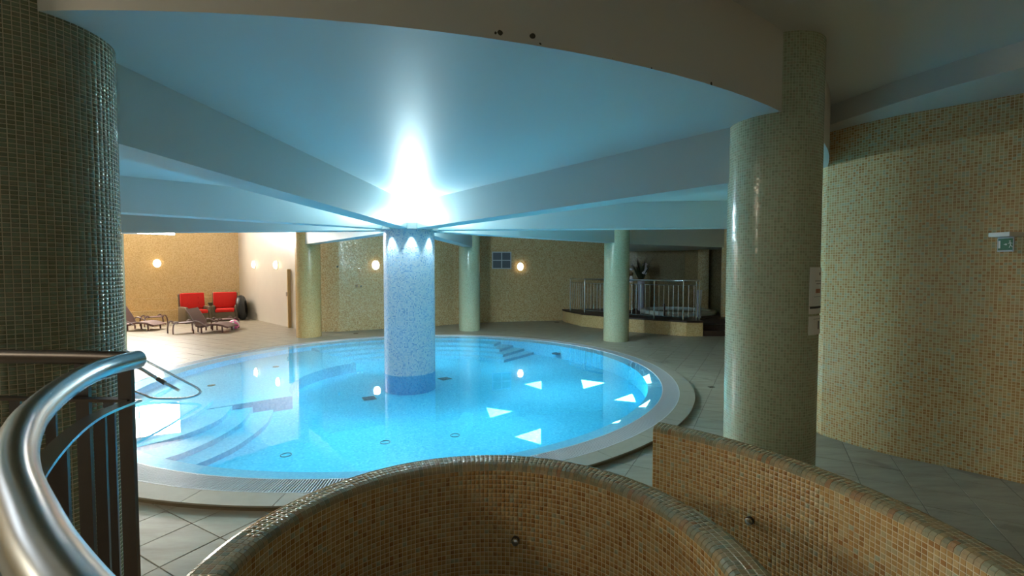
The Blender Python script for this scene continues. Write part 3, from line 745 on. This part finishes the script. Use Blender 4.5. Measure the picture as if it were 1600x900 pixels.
# ================================================================ curved shower partitions
SC = Vector((-.11, 1.5)); ZT = .7; P_ = .0238
def partition(name, label, r0, r1, a0, a1, vis):
    mid = SC+Vector((math.sin(R((a0+a1)/2)), math.cos(R((a0+a1)/2))))*r1
    t = thing(name, label, 'wall', (mid.x, mid.y, Z_FLOOR))
    b = .032; prof = []        # (r, z, nr, nz)
    rows = []                   # list of lists of profile points for one tile row
    nv = int((ZT-b-Z_FLOOR)/P_); zb = ZT-b-nv*P_
    for j in range(nv): rows.append([(r0, zb+j*P_, -1, 0), (r0, zb+(j+1)*P_, -1, 0)])
    arc = [(r0+b-b*math.cos(th), ZT-b+b*math.sin(th), -math.cos(th), math.sin(th)) for th in (0, PI/6, PI/3, PI/2)]
    rows.append(arc)
    L = r1-r0-2*b; nt = 3
    for j in range(nt): rows.append([(r0+b+L*j/nt, ZT, 0, 1), (r0+b+L*(j+1)/nt, ZT, 0, 1)])
    rows.append([(r1-b+b*math.sin(th), ZT-b+b*math.cos(th), math.sin(th), math.cos(th)) for th in (0, PI/6, PI/3, PI/2)])
    for j in range(nv): rows.append([(r1, ZT-b-j*P_, 1, 0), (r1, ZT-b-(j+1)*P_, 1, 0)])
    # body
    pr = [(r0, Z_FLOOR), (r0, ZT-b)]+[(p[0], p[1]) for p in arc[1:]]+[(p[0], p[1]) for p in rows[nv+nt+1]]+[(r1, Z_FLOOR)]
    na = int(R(a1-a0)*(r0+r1)/2/P_); m = MB(); n = len(pr)
    for k in range(na+1):
        a = R(a0+(a1-a0)*k/na)
        for r, z in pr: m.v.append((SC.x+r*math.sin(a), SC.y+r*math.cos(a), z))
    for k in range(na):
        for i in range(n-1): m.f.append((k*n+i, k*n+i+1, (k+1)*n+i+1, (k+1)*n+i)); m.uv.append(None)
    m.f.append(tuple(range(n))[::-1]); m.uv.append(None); m.f.append(tuple(na*n+i for i in range(n))); m.uv.append(None)
    m.build('wall_core', 'grout', t, smooth=True)
    def pos(k, p): a = R(a0)+R(a1-a0)*k/na; return np.array([SC.x+p[0]*math.sin(a), SC.y+p[0]*math.cos(a), p[1]])
    qs = {'tile_tan': [], 'tile_cope': []}; ns = {'tile_tan': [], 'tile_cope': []}; ks = {'tile_tan': [], 'tile_cope': []}
    for j, row in enumerate(rows):
        g = 'tile_cope' if nv <= j < nv+nt+2 else 'tile_tan'
        bend = len(row) > 2
        for k in range(na):
            am = R(a0)+R(a1-a0)*(k+.5)/na
            if not bend:
                p, q = row; nr, nz_ = p[2], p[3]
                qs[g].append([pos(k, p), pos(k+1, p), pos(k+1, q), pos(k, q)]); ns[g].append([nr*math.sin(am), nr*math.cos(am), nz_]); ks[g].append(j)
    for g in qs:
        Qa = np.array(qs[g]); Na = np.array(ns[g])
        # make winding agree with the normal
        cr = np.cross(Qa[:, 1]-Qa[:, 0], Qa[:, 3]-Qa[:, 0]); flip = (cr*Na).sum(1) < 0
        Qa[flip] = Qa[flip][:, [1, 0, 3, 2]]
        tile_field(t, Qa, Na, ks[g], g, .0034, .0016, 'tile' if g == 'tile_tan' else 'coping_tile', 240 if g == 'tile_tan' else 60, vis)
    # curved edge tiles, one mesh for each bend; the largest shown singly
    for j in (nv, nv+nt+1):
        row = rows[j]; restm = MB(); vals = []; cand = []
        for k in range(na):
            V = []; Fc = []; h = .0022; gk = .06
            for i, p in enumerate(row):
                e = .03 if i == 0 else (-.03 if i == len(row)-1 else 0)
                if i == 0: f = .06
                elif i == len(row)-1: f = -.06
                else: f = 0
                p2 = row[min(i+1, len(row)-1)] if f > 0 else row[max(i-1, 0)]
                pp = [p[q]+(p2[q]-p[q])*abs(f) for q in range(4)]
                for kk in (k+gk, k+1-gk):
                    a = R(a0)+R(a1-a0)*kk/na
                    for hh in (-.001, h):
                        V.append((SC.x+(pp[0]+pp[2]*hh)*math.sin(a), SC.y+(pp[0]+pp[2]*hh)*math.cos(a), pp[1]+pp[3]*hh))
            L_ = len(row)
            for i in range(L_-1):
                b0, b1 = 4*i, 4*(i+1)
                Fc += [(b0+1, b1+1, b1+3, b0+3), (b0, b1, b1+1, b0+1), (b0+2, b0+3, b1+3, b1+2)]
            Fc += [(0, 1, 3, 2), (4*L_-4, 4*L_-2, 4*L_-1, 4*L_-3)]
            x, y, d = proj(np.array(V[5])); cand.append((1/d**2 if (0 < x < 1600 and 0 < y < 900 and d > .2 and j == nv) else 0, k, V, Fc))
        cand.sort(key=lambda c: -c[0])
        for q, (sc, k, V, Fc) in enumerate(cand):
            if q < 60 and sc > 0:
                mm = MB().add(V, Fc); mm.build('edge_tile', 'tile_cope', t, smooth=False)
            else: restm.add(V, Fc); vals += [random.random()]*len(Fc)
        if restm.f:
            o = stuff(restm.build('edge_tile_row', 'tile_cope', t))
            at = o.data.attributes.new('rnd', 'FLOAT', 'FACE'); at.data.foreach_set('value', np.array(vals, np.float32))
    return t
def knob(parent, r, deg, z):
    a = R(deg); n = Vector((-math.sin(a), -math.cos(a), 0)); p = Vector((SC.x+r*math.sin(a), SC.y+r*math.cos(a), z))
    k = MB().tube([p, p+n*.012], .021, 16).build('push_button', 'dark_steel', parent, smooth=True); k['label'] = 'small dark metal push button'
    MB().tube([p+n*.012, p+n*.03, p+n*.034], [.018, .018, .011], 16).build('button_cap', 'chrome', k, smooth=True)
pa = partition('curved_partition', 'low curved tan mosaic partition arching across the bottom centre', .832, .975, -128, 128, lambda c, x, y: (np.hypot(c[:, 0]-SC.x, c[:, 1]-SC.y) < .96))
knob(pa, .832, math.degrees(math.atan2(.019+.11, 2.32-1.5)), .31)
pb = partition('curved_partition', 'low tan mosaic partition at lower right, starting with a square end', 1.728, 1.868, 35.8, 125, lambda c, x, y: (np.hypot(c[:, 0]-SC.x, c[:, 1]-SC.y) < 1.86) & ~((x < 1190) & (y > 735+(x-1020)*.75)))
knob(pb, 1.728, math.degrees(math.atan2(1.315+.11, 2.48-1.5)), .326)
# tiled end face of the right partition
m = []; nn = []; a = R(35.8)
def ep(r, z): return (SC.x+r*math.sin(a), SC.y+r*math.cos(a), z)
for j in range(29):
    for i in range(5):
        r_ = 1.738+i*.0243; z_ = .668-(j+1)*P_
        m.append([ep(r_, z_), ep(r_+.0243, z_), ep(r_+.0243, z_+P_), ep(r_, z_+P_)]); nn.append([-math.cos(a), math.sin(a), 0])
Qa = np.array(m); Na = np.array(nn); cr = np.cross(Qa[:, 1]-Qa[:, 0], Qa[:, 3]-Qa[:, 0]); fpm = (cr*Na).sum(1) < 0; Qa[fpm] = Qa[fpm][:, [1, 0, 3, 2]]
tile_field(pb, Qa, Na, [0]*len(m), 'tile_cope', .0022, .0022, 'end_tile', 0)

# ================================================================ near handrail
hr = thing('handrail', 'curved brushed steel handrail sweeping down the left foreground', 'railing', (-1.30, 1.53, Z_FLOOR))
rp = smooth_path([(-1.25, 1.60, 1.4), (-1.262, 1.521, 1.4), (-1.237, 1.356, 1.4), (-1.137, 1.156, 1.4), (-.988, .936, 1.4), (-.838, .765, 1.4), (-.714, .647, 1.4), (-.588, .545, 1.4), (-.476, .46, 1.4), (-.34, .37, 1.4), (-.2, .30, 1.4)], 6)
MB().tube(rp[5:], .03, 20).build('top_rail', 'steel', hr, smooth=True)
MB().tube([(-1.262, 1.545, 1.4), (-1.5, 1.575, 1.4), (-1.75, 1.59, 1.4), (-2.6, 1.61, 1.4)], .024, 16).build('side_rail', 'dark_steel', hr, smooth=True)['label'] = 'dark straight rail behind the curve'
sp = [Vector((p.x-.012, p.y, 1.26)) for p in rp[5:]]
def ribbon(mb, pts, wd, th):
    L, Rr = [], []
    for i, p in enumerate(pts):
        d = (pts[min(i+1, len(pts)-1)]-pts[max(i-1, 0)]).normalized(); n = Vector((-d.y, d.x, 0))*wd/2
        L.append(p+n); Rr.append(p-n)
    for i in range(len(pts)-1):
        q = [(v.x, v.y) for v in (L[i], L[i+1], Rr[i+1], Rr[i])]; mb.prism(q, pts[i].z-th/2, pts[i].z+th/2)
    return mb
ribbon(MB(), sp, .044, .008).build('sub_rail', 'steel', hr)
ribbon(MB(), [Vector((p.x, p.y, .35)) for p in sp], .034, .008).build('sub_rail', 'steel', hr)
MB().bar((-1.285, 1.535, 1.262), (-2.6, 1.605, 1.262), .03, .01).build('sub_rail', 'dark_steel', hr)
MB().bar((-1.285, 1.535, .35), (-2.6, 1.605, .35), .03, .01).build('sub_rail', 'dark_steel', hr)
MB().box((-1.30, 1.535, (1.38+Z_FLOOR)/2), (.046, .014, 1.38-Z_FLOOR)).build('post', 'dark_steel', hr)
MB().box((-1.478, 1.57, (1.39+Z_FLOOR)/2), (.042, .014, 1.39-Z_FLOOR), rz=.1).build('post', 'dark_steel', hr)
for x in (-1.385, -1.60, -1.73, -1.86): MB().box((x, 1.56-(x+1.285)*.055, .80), (.03, .01, .91), rz=.3).build('baluster', 'dark_steel', hr)
for x, y in ((-1.25, 1.378), (-1.135, 1.14), (-1.0, .945), (-.85, .77), (-.71, .64)):
    MB().box((x, y, .80), (.03, .01, .91), rz=.25).build('baluster', 'dark_steel', hr)

# ================================================================ pool entry rail
pr_ = thing('pool_handrail', 'thin steel handrail dipping to the water at the pool steps', 'railing', (-5.1, 6.0, Z_FLOOR))
path = smooth_path([(-5.75, 5.99, -.04), (-5.74, 5.99, .5), (-5.62, 5.99, .80), (-5.35, 6.0, .80), (-5.118, 6.0, .669), (-4.728, 6.02, .453), (-4.375, 6.05, .241), (-4.23, 6.07, .151), (-4.165, 6.06, .11), (-4.126, 6.02, .082), (-4.164, 5.97, .049), (-4.312, 5.93, .031), (-4.67, 5.95, .025), (-4.851, 6.0, .058), (-5.085, 6.06, .11), (-5.484, 6.15, .217), (-5.6, 6.2, .16), (-5.58, 6.2, -.04)], 5)
MB().tube(path, .0145, 10).build('rail', 'steel', pr_, smooth=True)
p2 = thing('pool_handrail', 'short thick steel grab bar entering the water beside the thin handrail', 'railing', (-5.6, 6.75, Z_FLOOR))
path = smooth_path([(-5.95, 6.75, -.04), (-5.92, 6.75, .22), (-5.75, 6.73, .29), (-5.54, 6.7, .285), (-5.417, 6.68, .25), (-5.228, 6.65, .153), (-5.067, 6.62, .076), (-4.897, 6.6, -.003), (-4.82, 6.59, -.04)], 5)
MB().tube(path, .022, 10).build('rail', 'steel', p2, smooth=True)
MB().tube([(-5.16, 6.638, .12), (-5.10, 6.625, .092), (-5.04, 6.615, .062)], .03, 12).build('collar', 'dark_steel', p2, smooth=True)

# ================================================================ wall lamps
def wall_lamp(p, n, label):
    n = Vector((n[0], n[1], 0)).normalized(); side = Vector((-n.y, n.x, 0)); p = Vector(p)
    t = thing('wall_lamp', label, 'lamp', p, 'oval wall lamps')
    fr = Matrix((side, n, Vector((0, 0, 1)))).transposed()
    def disc(r, h, d0, d1):
        v = []; N_ = 20
        for d, k in ((d0, 1.0), (d0+(d1-d0)*.7, .9), (d1, .6)):
            for i in range(N_): a = 2*PI*i/N_; v.append(p+fr@Vector((r*k*math.cos(a), d, h*k*math.sin(a))))
        f = [(j*N_+i, j*N_+(i+1) % N_, (j+1)*N_+(i+1) % N_, (j+1)*N_+i) for j in range(2) for i in range(N_)]+[tuple(2*N_+i for i in range(N_))]
        return MB().add(v, f)
    disc(.13, .155, 0, .03).build('mount', 'white', t)
    disc(.105, .13, .02, .09).build('shade', 'lamp', t, smooth=True)
    # (the opal glass itself is the light)
q = lw(2.41, .0); wall_lamp((q[0], q[1], 1.93), (LN.x, LN.y), 'glowing oval wall lamp above the left lounger')
q = along(A2, B2, .0); wall_lamp((q.x, q.y, 1.90), (-.64, -.77), 'glowing oval wall lamp nearest the corner on the cream wall')
q = along(A2, B2, 2.1); wall_lamp((q.x, q.y, 1.87), (-.64, -.77), 'glowing oval wall lamp nearest the door edge on the cream wall')
wall_lamp((-4.0, 13.49, 1.85), (.45, -.9), 'glowing oval wall lamp just left of the central column')
wall_lamp((.28, 15.61, 1.82), (.2, -1), 'glowing oval wall lamp right of the square vent')

# vent
V0 = Vector((-.35, 15.40, 0)); vd = Vector((.985, .17, 0)).normalized(); vn = Vector((vd.y, -vd.x, 0))
t = thing('wall_vent', 'square grey four-panel vent on the sand mosaic wall', 'vent', V0+Vector((0, 0, 1.75)))
vr = math.atan2(vd.y, vd.x)
for dx in (-.31, 0, .31): MB().box(V0+vd*dx+vn*.03+Vector((0, 0, 2.03)), (.03, .04, .56), rz=vr).build('frame_bar', 'frame_white', t)
for dz in (-.27, 0, .27): MB().box(V0+vn*.03+Vector((0, 0, 2.03+dz)), (.65, .04, .03), rz=vr).build('frame_bar', 'frame_white', t)
for dx in (-.155, .155):
    for dz in (-.135, .135):
        pn = MB().box(V0+vd*dx+vn*.01+Vector((0, 0, 2.03+dz)), (.28, .02, .24), rz=vr).build('panel', 'vent', t)
        for k in range(5): MB().box(V0+vd*dx+vn*.025+Vector((0, 0, 2.03+dz-.1+.05*k)), (.28, .02, .018), rz=vr).build('slat', 'vent', pn)
# shower studs on the far wall left of the central column
for x, y, z, lb in ((-4.93, 12.98, 1.80, 'highest of three tiny chrome knobs on the sand wall'), (-4.46, 13.2, 1.24, 'left of two low chrome knobs on the sand wall'), (-4.36, 13.25, 1.24, 'right of two low chrome knobs on the sand wall')):
    tag(MB().tube([(x, y+.02, z), (x+.03, y-.07, z)], [.035, .025], 12).build('shower_knob', 'chrome', None, smooth=True), lb, 'knob')

# exit sign on the right wall
def sgn():
    t = thing('exit_sign', 'green running-man exit sign under a white lamp box on the right wall', 'sign', (3.98, 3.72, 1.85))
    f = Vector((-.97, -.25, 0)).normalized(); s_ = Vector((-f.y, f.x, 0)); rf = math.atan2(s_.y, s_.x)
    MB().box((3.972, 3.708, 1.985), (.135, .17, .036), rz=rf).build('lamp_housing', 'white', t, bevel=.004)
    pc = Vector((3.985, 3.72, 1.908))
    MB().box(pc, (.102, .012, .118), rz=rf).build('panel', 'frame_white', t)
    g = MB().box(pc+f*.006, (.092, .004, .094), rz=rf).build('green_face', 'green', t)
    def mk(x, zz, w_, h_): return MB().box(pc+f*.009+s_*x+Vector((0, 0, zz)), (w_, .002, h_), rz=rf)
    mk(-.036, 0, .012, .062).build('door_symbol', 'white', g)
    m = mk(.0, .0, .016, .006); m.box(pc+f*.009+s_*.006+Vector((0, 0, 0)), (.01, .002, .014), rz=rf); m.build('arrow_symbol', 'white', g)
    m = MB()
    m.ball(pc+f*.009+s_*.030+Vector((0, 0, .026)), .006, 8, 6)
    for (x0, z0, x1, z1) in ((.030, .02, .034, -.004), (.034, -.004, .026, -.03), (.034, -.004, .046, -.024), (.03, .014, .044, .006), (.03, .014, .02, .004)):
        m.bar(pc+f*.009+s_*x0+Vector((0, 0, z0)), pc+f*.009+s_*x1+Vector((0, 0, z1)), .003, .004)
    m.build('running_figure', 'white', g)
sgn()

# floor drains
for x, y, lb, s_ in ((2.975, 6.80, 'small dark floor drain right of the pool', .085), (1.5, 15.3, 'dark floor drain at the foot of the sand wall', .14), (-4.3, 12.6, 'dark floor drain near the tan column', .12)):
    o = MB().box((x, y, Z_FLOOR+.004), (s_, s_*.7, .006), rz=.3); t = tag(o.build('floor_drain', 'dark_gap'), lb, 'drain')

# ================================================================ hot tub area
PZ = .36
hp = thing('hot_tub_platform', 'tiled raised platform with dark timber deck under the hot tub', 'platform', (4.2, 13.8, Z_FLOOR))
face = [(1.75, 15.75), (1.80, 15.3), (2.17, 14.23), (3.23, 13.03), (4.6, 12.08), (5.04, 12.08), (5.1, 12.6), (6.05, 13.35), (6.6, 14.7), (5.8, 15.5), (4.0, 16.2)]
MB().prism(face, Z_FLOOR, PZ-.04).build('base', 'lounge_wall', hp)
def grow(P, k): c = Vector((4.1, 14.2)); return [tuple(c+(Vector(p)-c)*k) for p in P]
MB().prism(grow(face, 1.012), PZ-.04, PZ).build('deck', 'deck', hp)
for k, (z, o) in enumerate(((.09, 0), (.22, .28), (.34, .56))):
    MB().prism([(5.08, 12.12+o), (6.3, 12.12+o), (6.5, 13.3), (5.12, 13.3)], Z_FLOOR if k == 0 else z-.13, z).build('step', 'deck', hp)
ht = thing('hot_tub', 'round white-rimmed hot tub behind the metal railing', 'hot tub', (5.2, 14.42, PZ))
TC = (5.2, 14.42, PZ)
MB().lathe(TC, [(1.13, 0), (1.15, .07), (1.10, .11), (.97, .11), (.93, .05), (.93, .02)], n=40, cap=False).build('rim', 'tub', ht, smooth=True)
MB().lathe(TC, [(.94, .06), (0, .06)], n=40, cap=False).build('water', 'tubwater', ht)
sp_ = thing('water_spout', 'dark arched spout with a white tip on the near rim of the hot tub', 'tap', (4.46, 13.62, PZ))
MB().tube(smooth_path([(4.46, 13.42, PZ), (4.46, 13.42, PZ+.2), (4.48, 13.5, PZ+.34), (4.5, 13.62, PZ+.3)], 5), .03, 10).build('pipe', 'dark_steel', sp_, smooth=True)
MB().ball((4.5, 13.36, PZ+.2), .035, 10, 8).build('tip', 'white', sp_, smooth=True)
def vase(x, y, lab, h=.85, k=1.0):
    t = thing('vase', lab, 'vase', (x, y, PZ))
    MB().lathe((x, y, PZ), [(.09*k, 0), (.10*k, .02), (.09*k, h*.5), (.12*k, h*.95), (.13*k, h), (.115*k, h), (.10*k, h*.9), (.0, h*.88)], n=20, cap=False).build('body', 'vase', t, smooth=True)
    return t
vase(4.30, 15.3, 'tall pale lilac floor vase with the dark bouquet behind the railing', 1.02)
vase(5.30, 13.0, 'slim pale vase behind the right end of the railing', .78, .65)
# bouquet standing in the vase
t = thing('bouquet', 'tall dark bouquet with white flowers in the lilac vase', 'plant', (4.30, 15.3, PZ+.92))
rr_ = random.Random(3)
def leaf(x, y, z, az, el, L, wd, name, mat, par, curl=.25):
    m = MB(); d = Vector((math.sin(az)*math.cos(el), math.cos(az)*math.cos(el), math.sin(el))); s_ = d.cross(Vector((0, 0, 1))).normalized(); n = 6; p = Vector((x, y, z)); V = []
    for i in range(n+1):
        f = i/n; wv = wd*math.sin(PI*min(.97, f*.9+.08)); V += [p+s_*wv, p-s_*wv]; p = p+d*L/n; d = (d+Vector((math.sin(az), math.cos(az), -.6))*curl/n).normalized()
    V2 = [v+Vector((0, 0, .003)) for v in V]; k = len(V)
    fs = [(2*i, 2*i+1, 2*i+3, 2*i+2) for i in range(n)]+[(k+2*i, k+2*i+2, k+2*i+3, k+2*i+1) for i in range(n)]+[(2*i, 2*i+2, k+2*i+2, k+2*i) for i in range(n)]+[(2*i+1, k+2*i+1, k+2*i+3, 2*i+3) for i in range(n)]
    m.add(V+V2, fs); return m.build(name, mat, par)
for k in range(22):
    az = rr_.uniform(0, 2*PI); el = R(rr_.uniform(60, 86)); leaf(4.30+.03*math.sin(az), 15.3+.03*math.cos(az), PZ+.95, az, el, rr_.uniform(.35, .8), .045, 'leaf', 'leaf', t)
for az, el, L in ((-1.5, 78, 1.05), (-1.2, 72, 1.0), (1.4, 66, .95), (1.0, 76, .9), (-1.7, 84, 1.0)): leaf(4.30, 15.3, PZ+1.0, az, R(el), L, .03, 'frond', 'dry', t, .2)
for dx, dz in ((.1, .45), (.13, .38), (.08, .33), (.04, .27), (.12, .53), (.06, .5), (.02, .36), (.1, .25)):
    m = MB()
    for q in range(5): a = q*2*PI/5; m.ball((4.30+dx+.03*math.cos(a), 15.2, PZ+1.0+dz+.03*math.sin(a)), .028, 8, 6, (1, .6, 1))
    m.build('flower', 'petal', t, smooth=True)
t = thing('figurine', 'small pale ornament standing left of the dark bouquet', 'ornament', (4.02, 15.5, PZ))
MB().lathe((4.02, 15.5, PZ), [(.10, 0), (.10, .9), (.08, .93), (0, .93)], n=16).build('stand', 'far_wall', t)
MB().lathe((4.02, 15.5, PZ+.93), [(.07, 0), (.09, .08), (.05, .18), (.03, .22), (0, .22)], n=14).build('body', 'petal', t, smooth=True)
MB().ball((4.02, 15.5, PZ+1.22), .075, 12, 8).build('head', 'dry', t, smooth=True)
MB().ball((4.02, 15.47, PZ+1.38), .055, 10, 8, (1.2, 1, .8)).build('bloom', 'petal', t, smooth=True)
# railing of the platform
rl = thing('railing', 'steel baluster railing around the hot tub platform', 'railing', (3.3, 13.3, PZ))
rpts = [(1.92, 15.1), (2.27, 14.33), (3.31, 13.15), (4.55, 12.2), (4.98, 12.2)]
RH = 1.06
for a, b in zip(rpts[:-1], rpts[1:]):
    MB().tube([(*a, PZ+RH), (*b, PZ+RH)], .024, 10).build('top_rail', 'steel', rl, smooth=True)
    MB().tube([(*a, PZ+RH-.12), (*b, PZ+RH-.12)], .011, 6).build('upper_bar', 'steel', rl, smooth=True)
    MB().tube([(*a, PZ+.08), (*b, PZ+.08)], .011, 6).build('lower_bar', 'steel', rl, smooth=True)
    L = math.dist(a, b); n = max(2, int(round(L/.125)))
    for k in range(1, n):
        x = a[0]+(b[0]-a[0])*k/n; y = a[1]+(b[1]-a[1])*k/n
        MB().tube([(x, y, PZ+.08), (x, y, PZ+RH-.12)], .009, 6).build('baluster', 'steel', rl, smooth=True)
for p in rpts+[(2.79, 13.74), (3.93, 12.675), (4.9, 12.2)]:
    MB().tube([(*p, PZ), (*p, PZ+RH)], .02, 8).build('post', 'steel', rl, smooth=True)
# pilaster on the alcove wall
struct(MB().prism([(6.1, 15.1), (6.2, 15.35), (6.5, 15.2), (6.4, 14.95)], PZ, Z_BEAM+.01).build('trim_2', 'far_wall'), 'narrow mosaic pilaster in the hot tub alcove')

# ================================================================ lounge furniture
def face_to(d): return math.atan2(d[1], d[0])      # local +X points along d
def lounger(loc, d, label):
    t = thing('sun_lounger', label, 'lounger', (loc[0], loc[1], Z_FLOOR), 'brown sun loungers', face_to(d))
    W = .29
    prof = smooth_path([(0, 0, .20), (.15, 0, .18), (.38, 0, .24), (.6, 0, .23), (.84, 0, .15)], 5)
    m = MB()
    for i in range(len(prof)-1):
        a, b = prof[i], prof[i+1]; m.box(((a.x+b.x)/2, 0, (a.z+b.z)/2), ((b-a).length+.004, 2*W, .025), mat=Matrix.Rotation(-math.atan2(b.z-a.z, b.x-a.x), 3, 'Y'))
    m.build('seat', 'wicker', t, world=False)
    m = MB(); q = smooth_path([(.0, 0, .2), (-.09, 0, .40), (-.19, 0, .58), (-.25, 0, .67)], 4)
    for i in range(len(q)-1):
        n = Vector((.95, 0, .3)).normalized()*.012; L = Vector((0, W, 0))
        vs = [q[i]-L-n, q[i]+L-n, q[i+1]+L-n, q[i+1]-L-n, q[i]-L+n, q[i]+L+n, q[i+1]+L+n, q[i+1]-L+n]
        m.add(vs, [(0, 1, 2, 3), (7, 6, 5, 4), (0, 4, 5, 1), (2, 6, 7, 3), (1, 5, 6, 2), (0, 3, 7, 4)])
    m.build('backrest', 'wicker', t, world=False)
    for s in (-1, 1):
        y = s*W
        MB().tube(smooth_path([(-.25, y, .68), (-.09, y, .41), (.0, y, .2)], 4), .014, 8).build('back_frame', 'lilac_frame', t, world=False, smooth=True)
        MB().tube(smooth_path([(0, y, .2), (.15, y, .16), (.38, y, .22), (.6, y, .21), (.84, y, .13)], 4), .017, 8).build('side_frame', 'wicker', t, world=False, smooth=True)
        MB().tube(smooth_path([(-.04, y*1.12, .04), (-.06, y*1.12, .22), (-.02, y*1.12, .33), (.08, y*1.12, .33), (.22, y*1.12, .25), (.34, y*1.12, .17)], 5), .017, 8).build('armrest', 'lilac_frame', t, world=False, smooth=True)
        MB().tube([(.15, y, .2), (.15, y, 0)], .021, 8).build('leg', 'wicker', t, world=False, smooth=True)
        MB().tube([(.68, y*.95, .19), (.69, y*.95, 0)], .021, 8).build('leg', 'wicker', t, world=False, smooth=True)
        MB().tube([(-.04, y*1.12, .1), (-.04, y*1.12, 0)], .019, 8).build('leg', 'wicker', t, world=False, smooth=True)
    return t
lounger((-8.80, 12.97), (.99, .12), 'brown woven sun lounger in front of the left red armchair')
lounger((-11.19, 13.37), (.99, .12), 'brown woven sun lounger at far left, half behind the big column')
def stool(loc, d, label, L=.26, lilac=False):
    t = thing('side_table', label, 'table', (loc[0], loc[1], Z_FLOOR), 'low brown side tables', face_to(d))
    H = .30; mt = 'lilac_frame' if lilac else 'wicker'
    MB().box((0, 0, H-.02), (L*1.7, .34, .025)).build('tabletop', 'wicker', t, world=False, bevel=.006)
    for s in (-1, 1):
        for e in (-1, 1):
            MB().tube(smooth_path([(e*L*.6, s*.2, H-.01), (e*L*.85, s*.2, H+.03), (e*L*1.05, s*.2, H-.03), (e*L*1.14, s*.2, .15), (e*L*1.14, s*.2, 0)], 4), .019, 8).build('leg', mt, t, world=False, smooth=True)
    return t
stool((-9.20, 12.80), (.59, .81), 'low brown side table at the left end of the nearer lounger', .26, True)
stool((-11.24, 14.38), (.59, .81), 'low brown side table behind the far-left lounger', .26)
stool((-8.59, 13.71), (.59, .81), 'low brown side table behind the beach ball', .26)
def armchair(loc, d, label):
    t = thing('armchair', label, 'armchair', (loc[0], loc[1], Z_FLOOR), 'red-cushioned wicker armchairs', face_to(d))
    MB().box((0, 0, .16), (.60, .62, .32)).build('base', 'wicker2', t, world=False, bevel=.03)
    MB().box((-.29, 0, .50), (.08, .76, .92), mat=Matrix.Rotation(-.1, 3, 'Y')).build('backrest', 'wicker2', t, world=False, bevel=.03)
    for s in (-1, 1): MB().box((.0, s*.34, .27), (.66, .11, .54)).build('armrest', 'wicker2', t, world=False, bevel=.05)
    MB().box((.06, 0, .37), (.54, .56, .12)).build('seat_cushion', 'red', t, world=False, bevel=.04)
    bc = MB().box((-.20, 0, .71), (.11, .70, .54), mat=Matrix.Rotation(-.12, 3, 'Y')).build('back_cushion', 'red', t, world=False, bevel=.04)
    for y in (-.16, .16):
        for z in (.64, .82): MB().ball((-.14-(z-.71)*.12, y, z), .018, 8, 6).build('button', 'red', bc, world=False)
    return t
armchair((-10.62, 15.36), (.80, -.60), 'left red-cushioned wicker armchair with a lounger before it')
armchair((-9.97, 15.93), (.50, -.866), 'right red-cushioned wicker armchair beside the black swim ring')
t = thing('side_table', 'small round wicker table between the two red armchairs', 'table', (-10.52, 16.2, Z_FLOOR))
MB().lathe((-10.52, 16.2, Z_FLOOR), [(.15, 0), (.14, .3), (.17, .56), (.19, .58), (.19, .61), (0, .61)], n=20).build('body', 'wicker2', t, smooth=True)
# tyre tube leaning on the cream wall
tt = thing('swim_ring', 'black inflated tube with pale lettering leaning in the corner', 'swim ring', (-9.56, 16.22, Z_FLOOR))
cz = .43; cxy = Vector((-9.56, 16.22)); ax = Vector((.92, .38, 0)).normalized(); ux = Vector((-.38, .92, 0)).normalized(); up = Vector((-.10, .0, 1)).normalized()
ring = [Vector((cxy.x, cxy.y, Z_FLOOR+cz))+(ux*math.cos(a)+up*math.sin(a))*.30 for a in [2*PI*k/28 for k in range(28)]]
MB().tube(ring, .135, 14, closed=True).build('tube', 'rubber', tt, smooth=True)
m = MB()
for k in range(9, 19):
    a = 2*PI*k/28+.1; p = Vector((cxy.x, cxy.y, Z_FLOOR+cz))+(ux*math.cos(a)+up*math.sin(a))*.36-ax*.095
    m.box(p, (.03, .03, .05), rz=.4)
m.build('lettering', 'print_grey', tt)
# beach ball
bb = thing('beach_ball', 'pink and white beach ball on the floor beside the lounger', 'ball', (-8.20, 13.50, Z_FLOOR))
bc_ = Vector((-8.20, 13.50, Z_FLOOR+.145)); rot = Matrix.Rotation(R(35), 3, 'X')@Matrix.Rotation(R(20), 3, 'Y')
for k in range(6):
    V = []; F_ = []; n = 5; mm_ = 10
    for i in range(mm_+1):
        th = -PI/2+PI*i/mm_
        for j in range(n+1):
            a = 2*PI*(k+j/n)/6; V.append(bc_+rot@Vector((.145*math.cos(th)*math.cos(a), .145*math.cos(th)*math.sin(a), .145*math.sin(th))))
    F_ = [(i*(n+1)+j, i*(n+1)+j+1, (i+1)*(n+1)+j+1, (i+1)*(n+1)+j) for i in range(mm_) for j in range(n)]
    MB().add(V, F_).build('segment', 'pink' if k % 2 else 'white', bb, smooth=True)
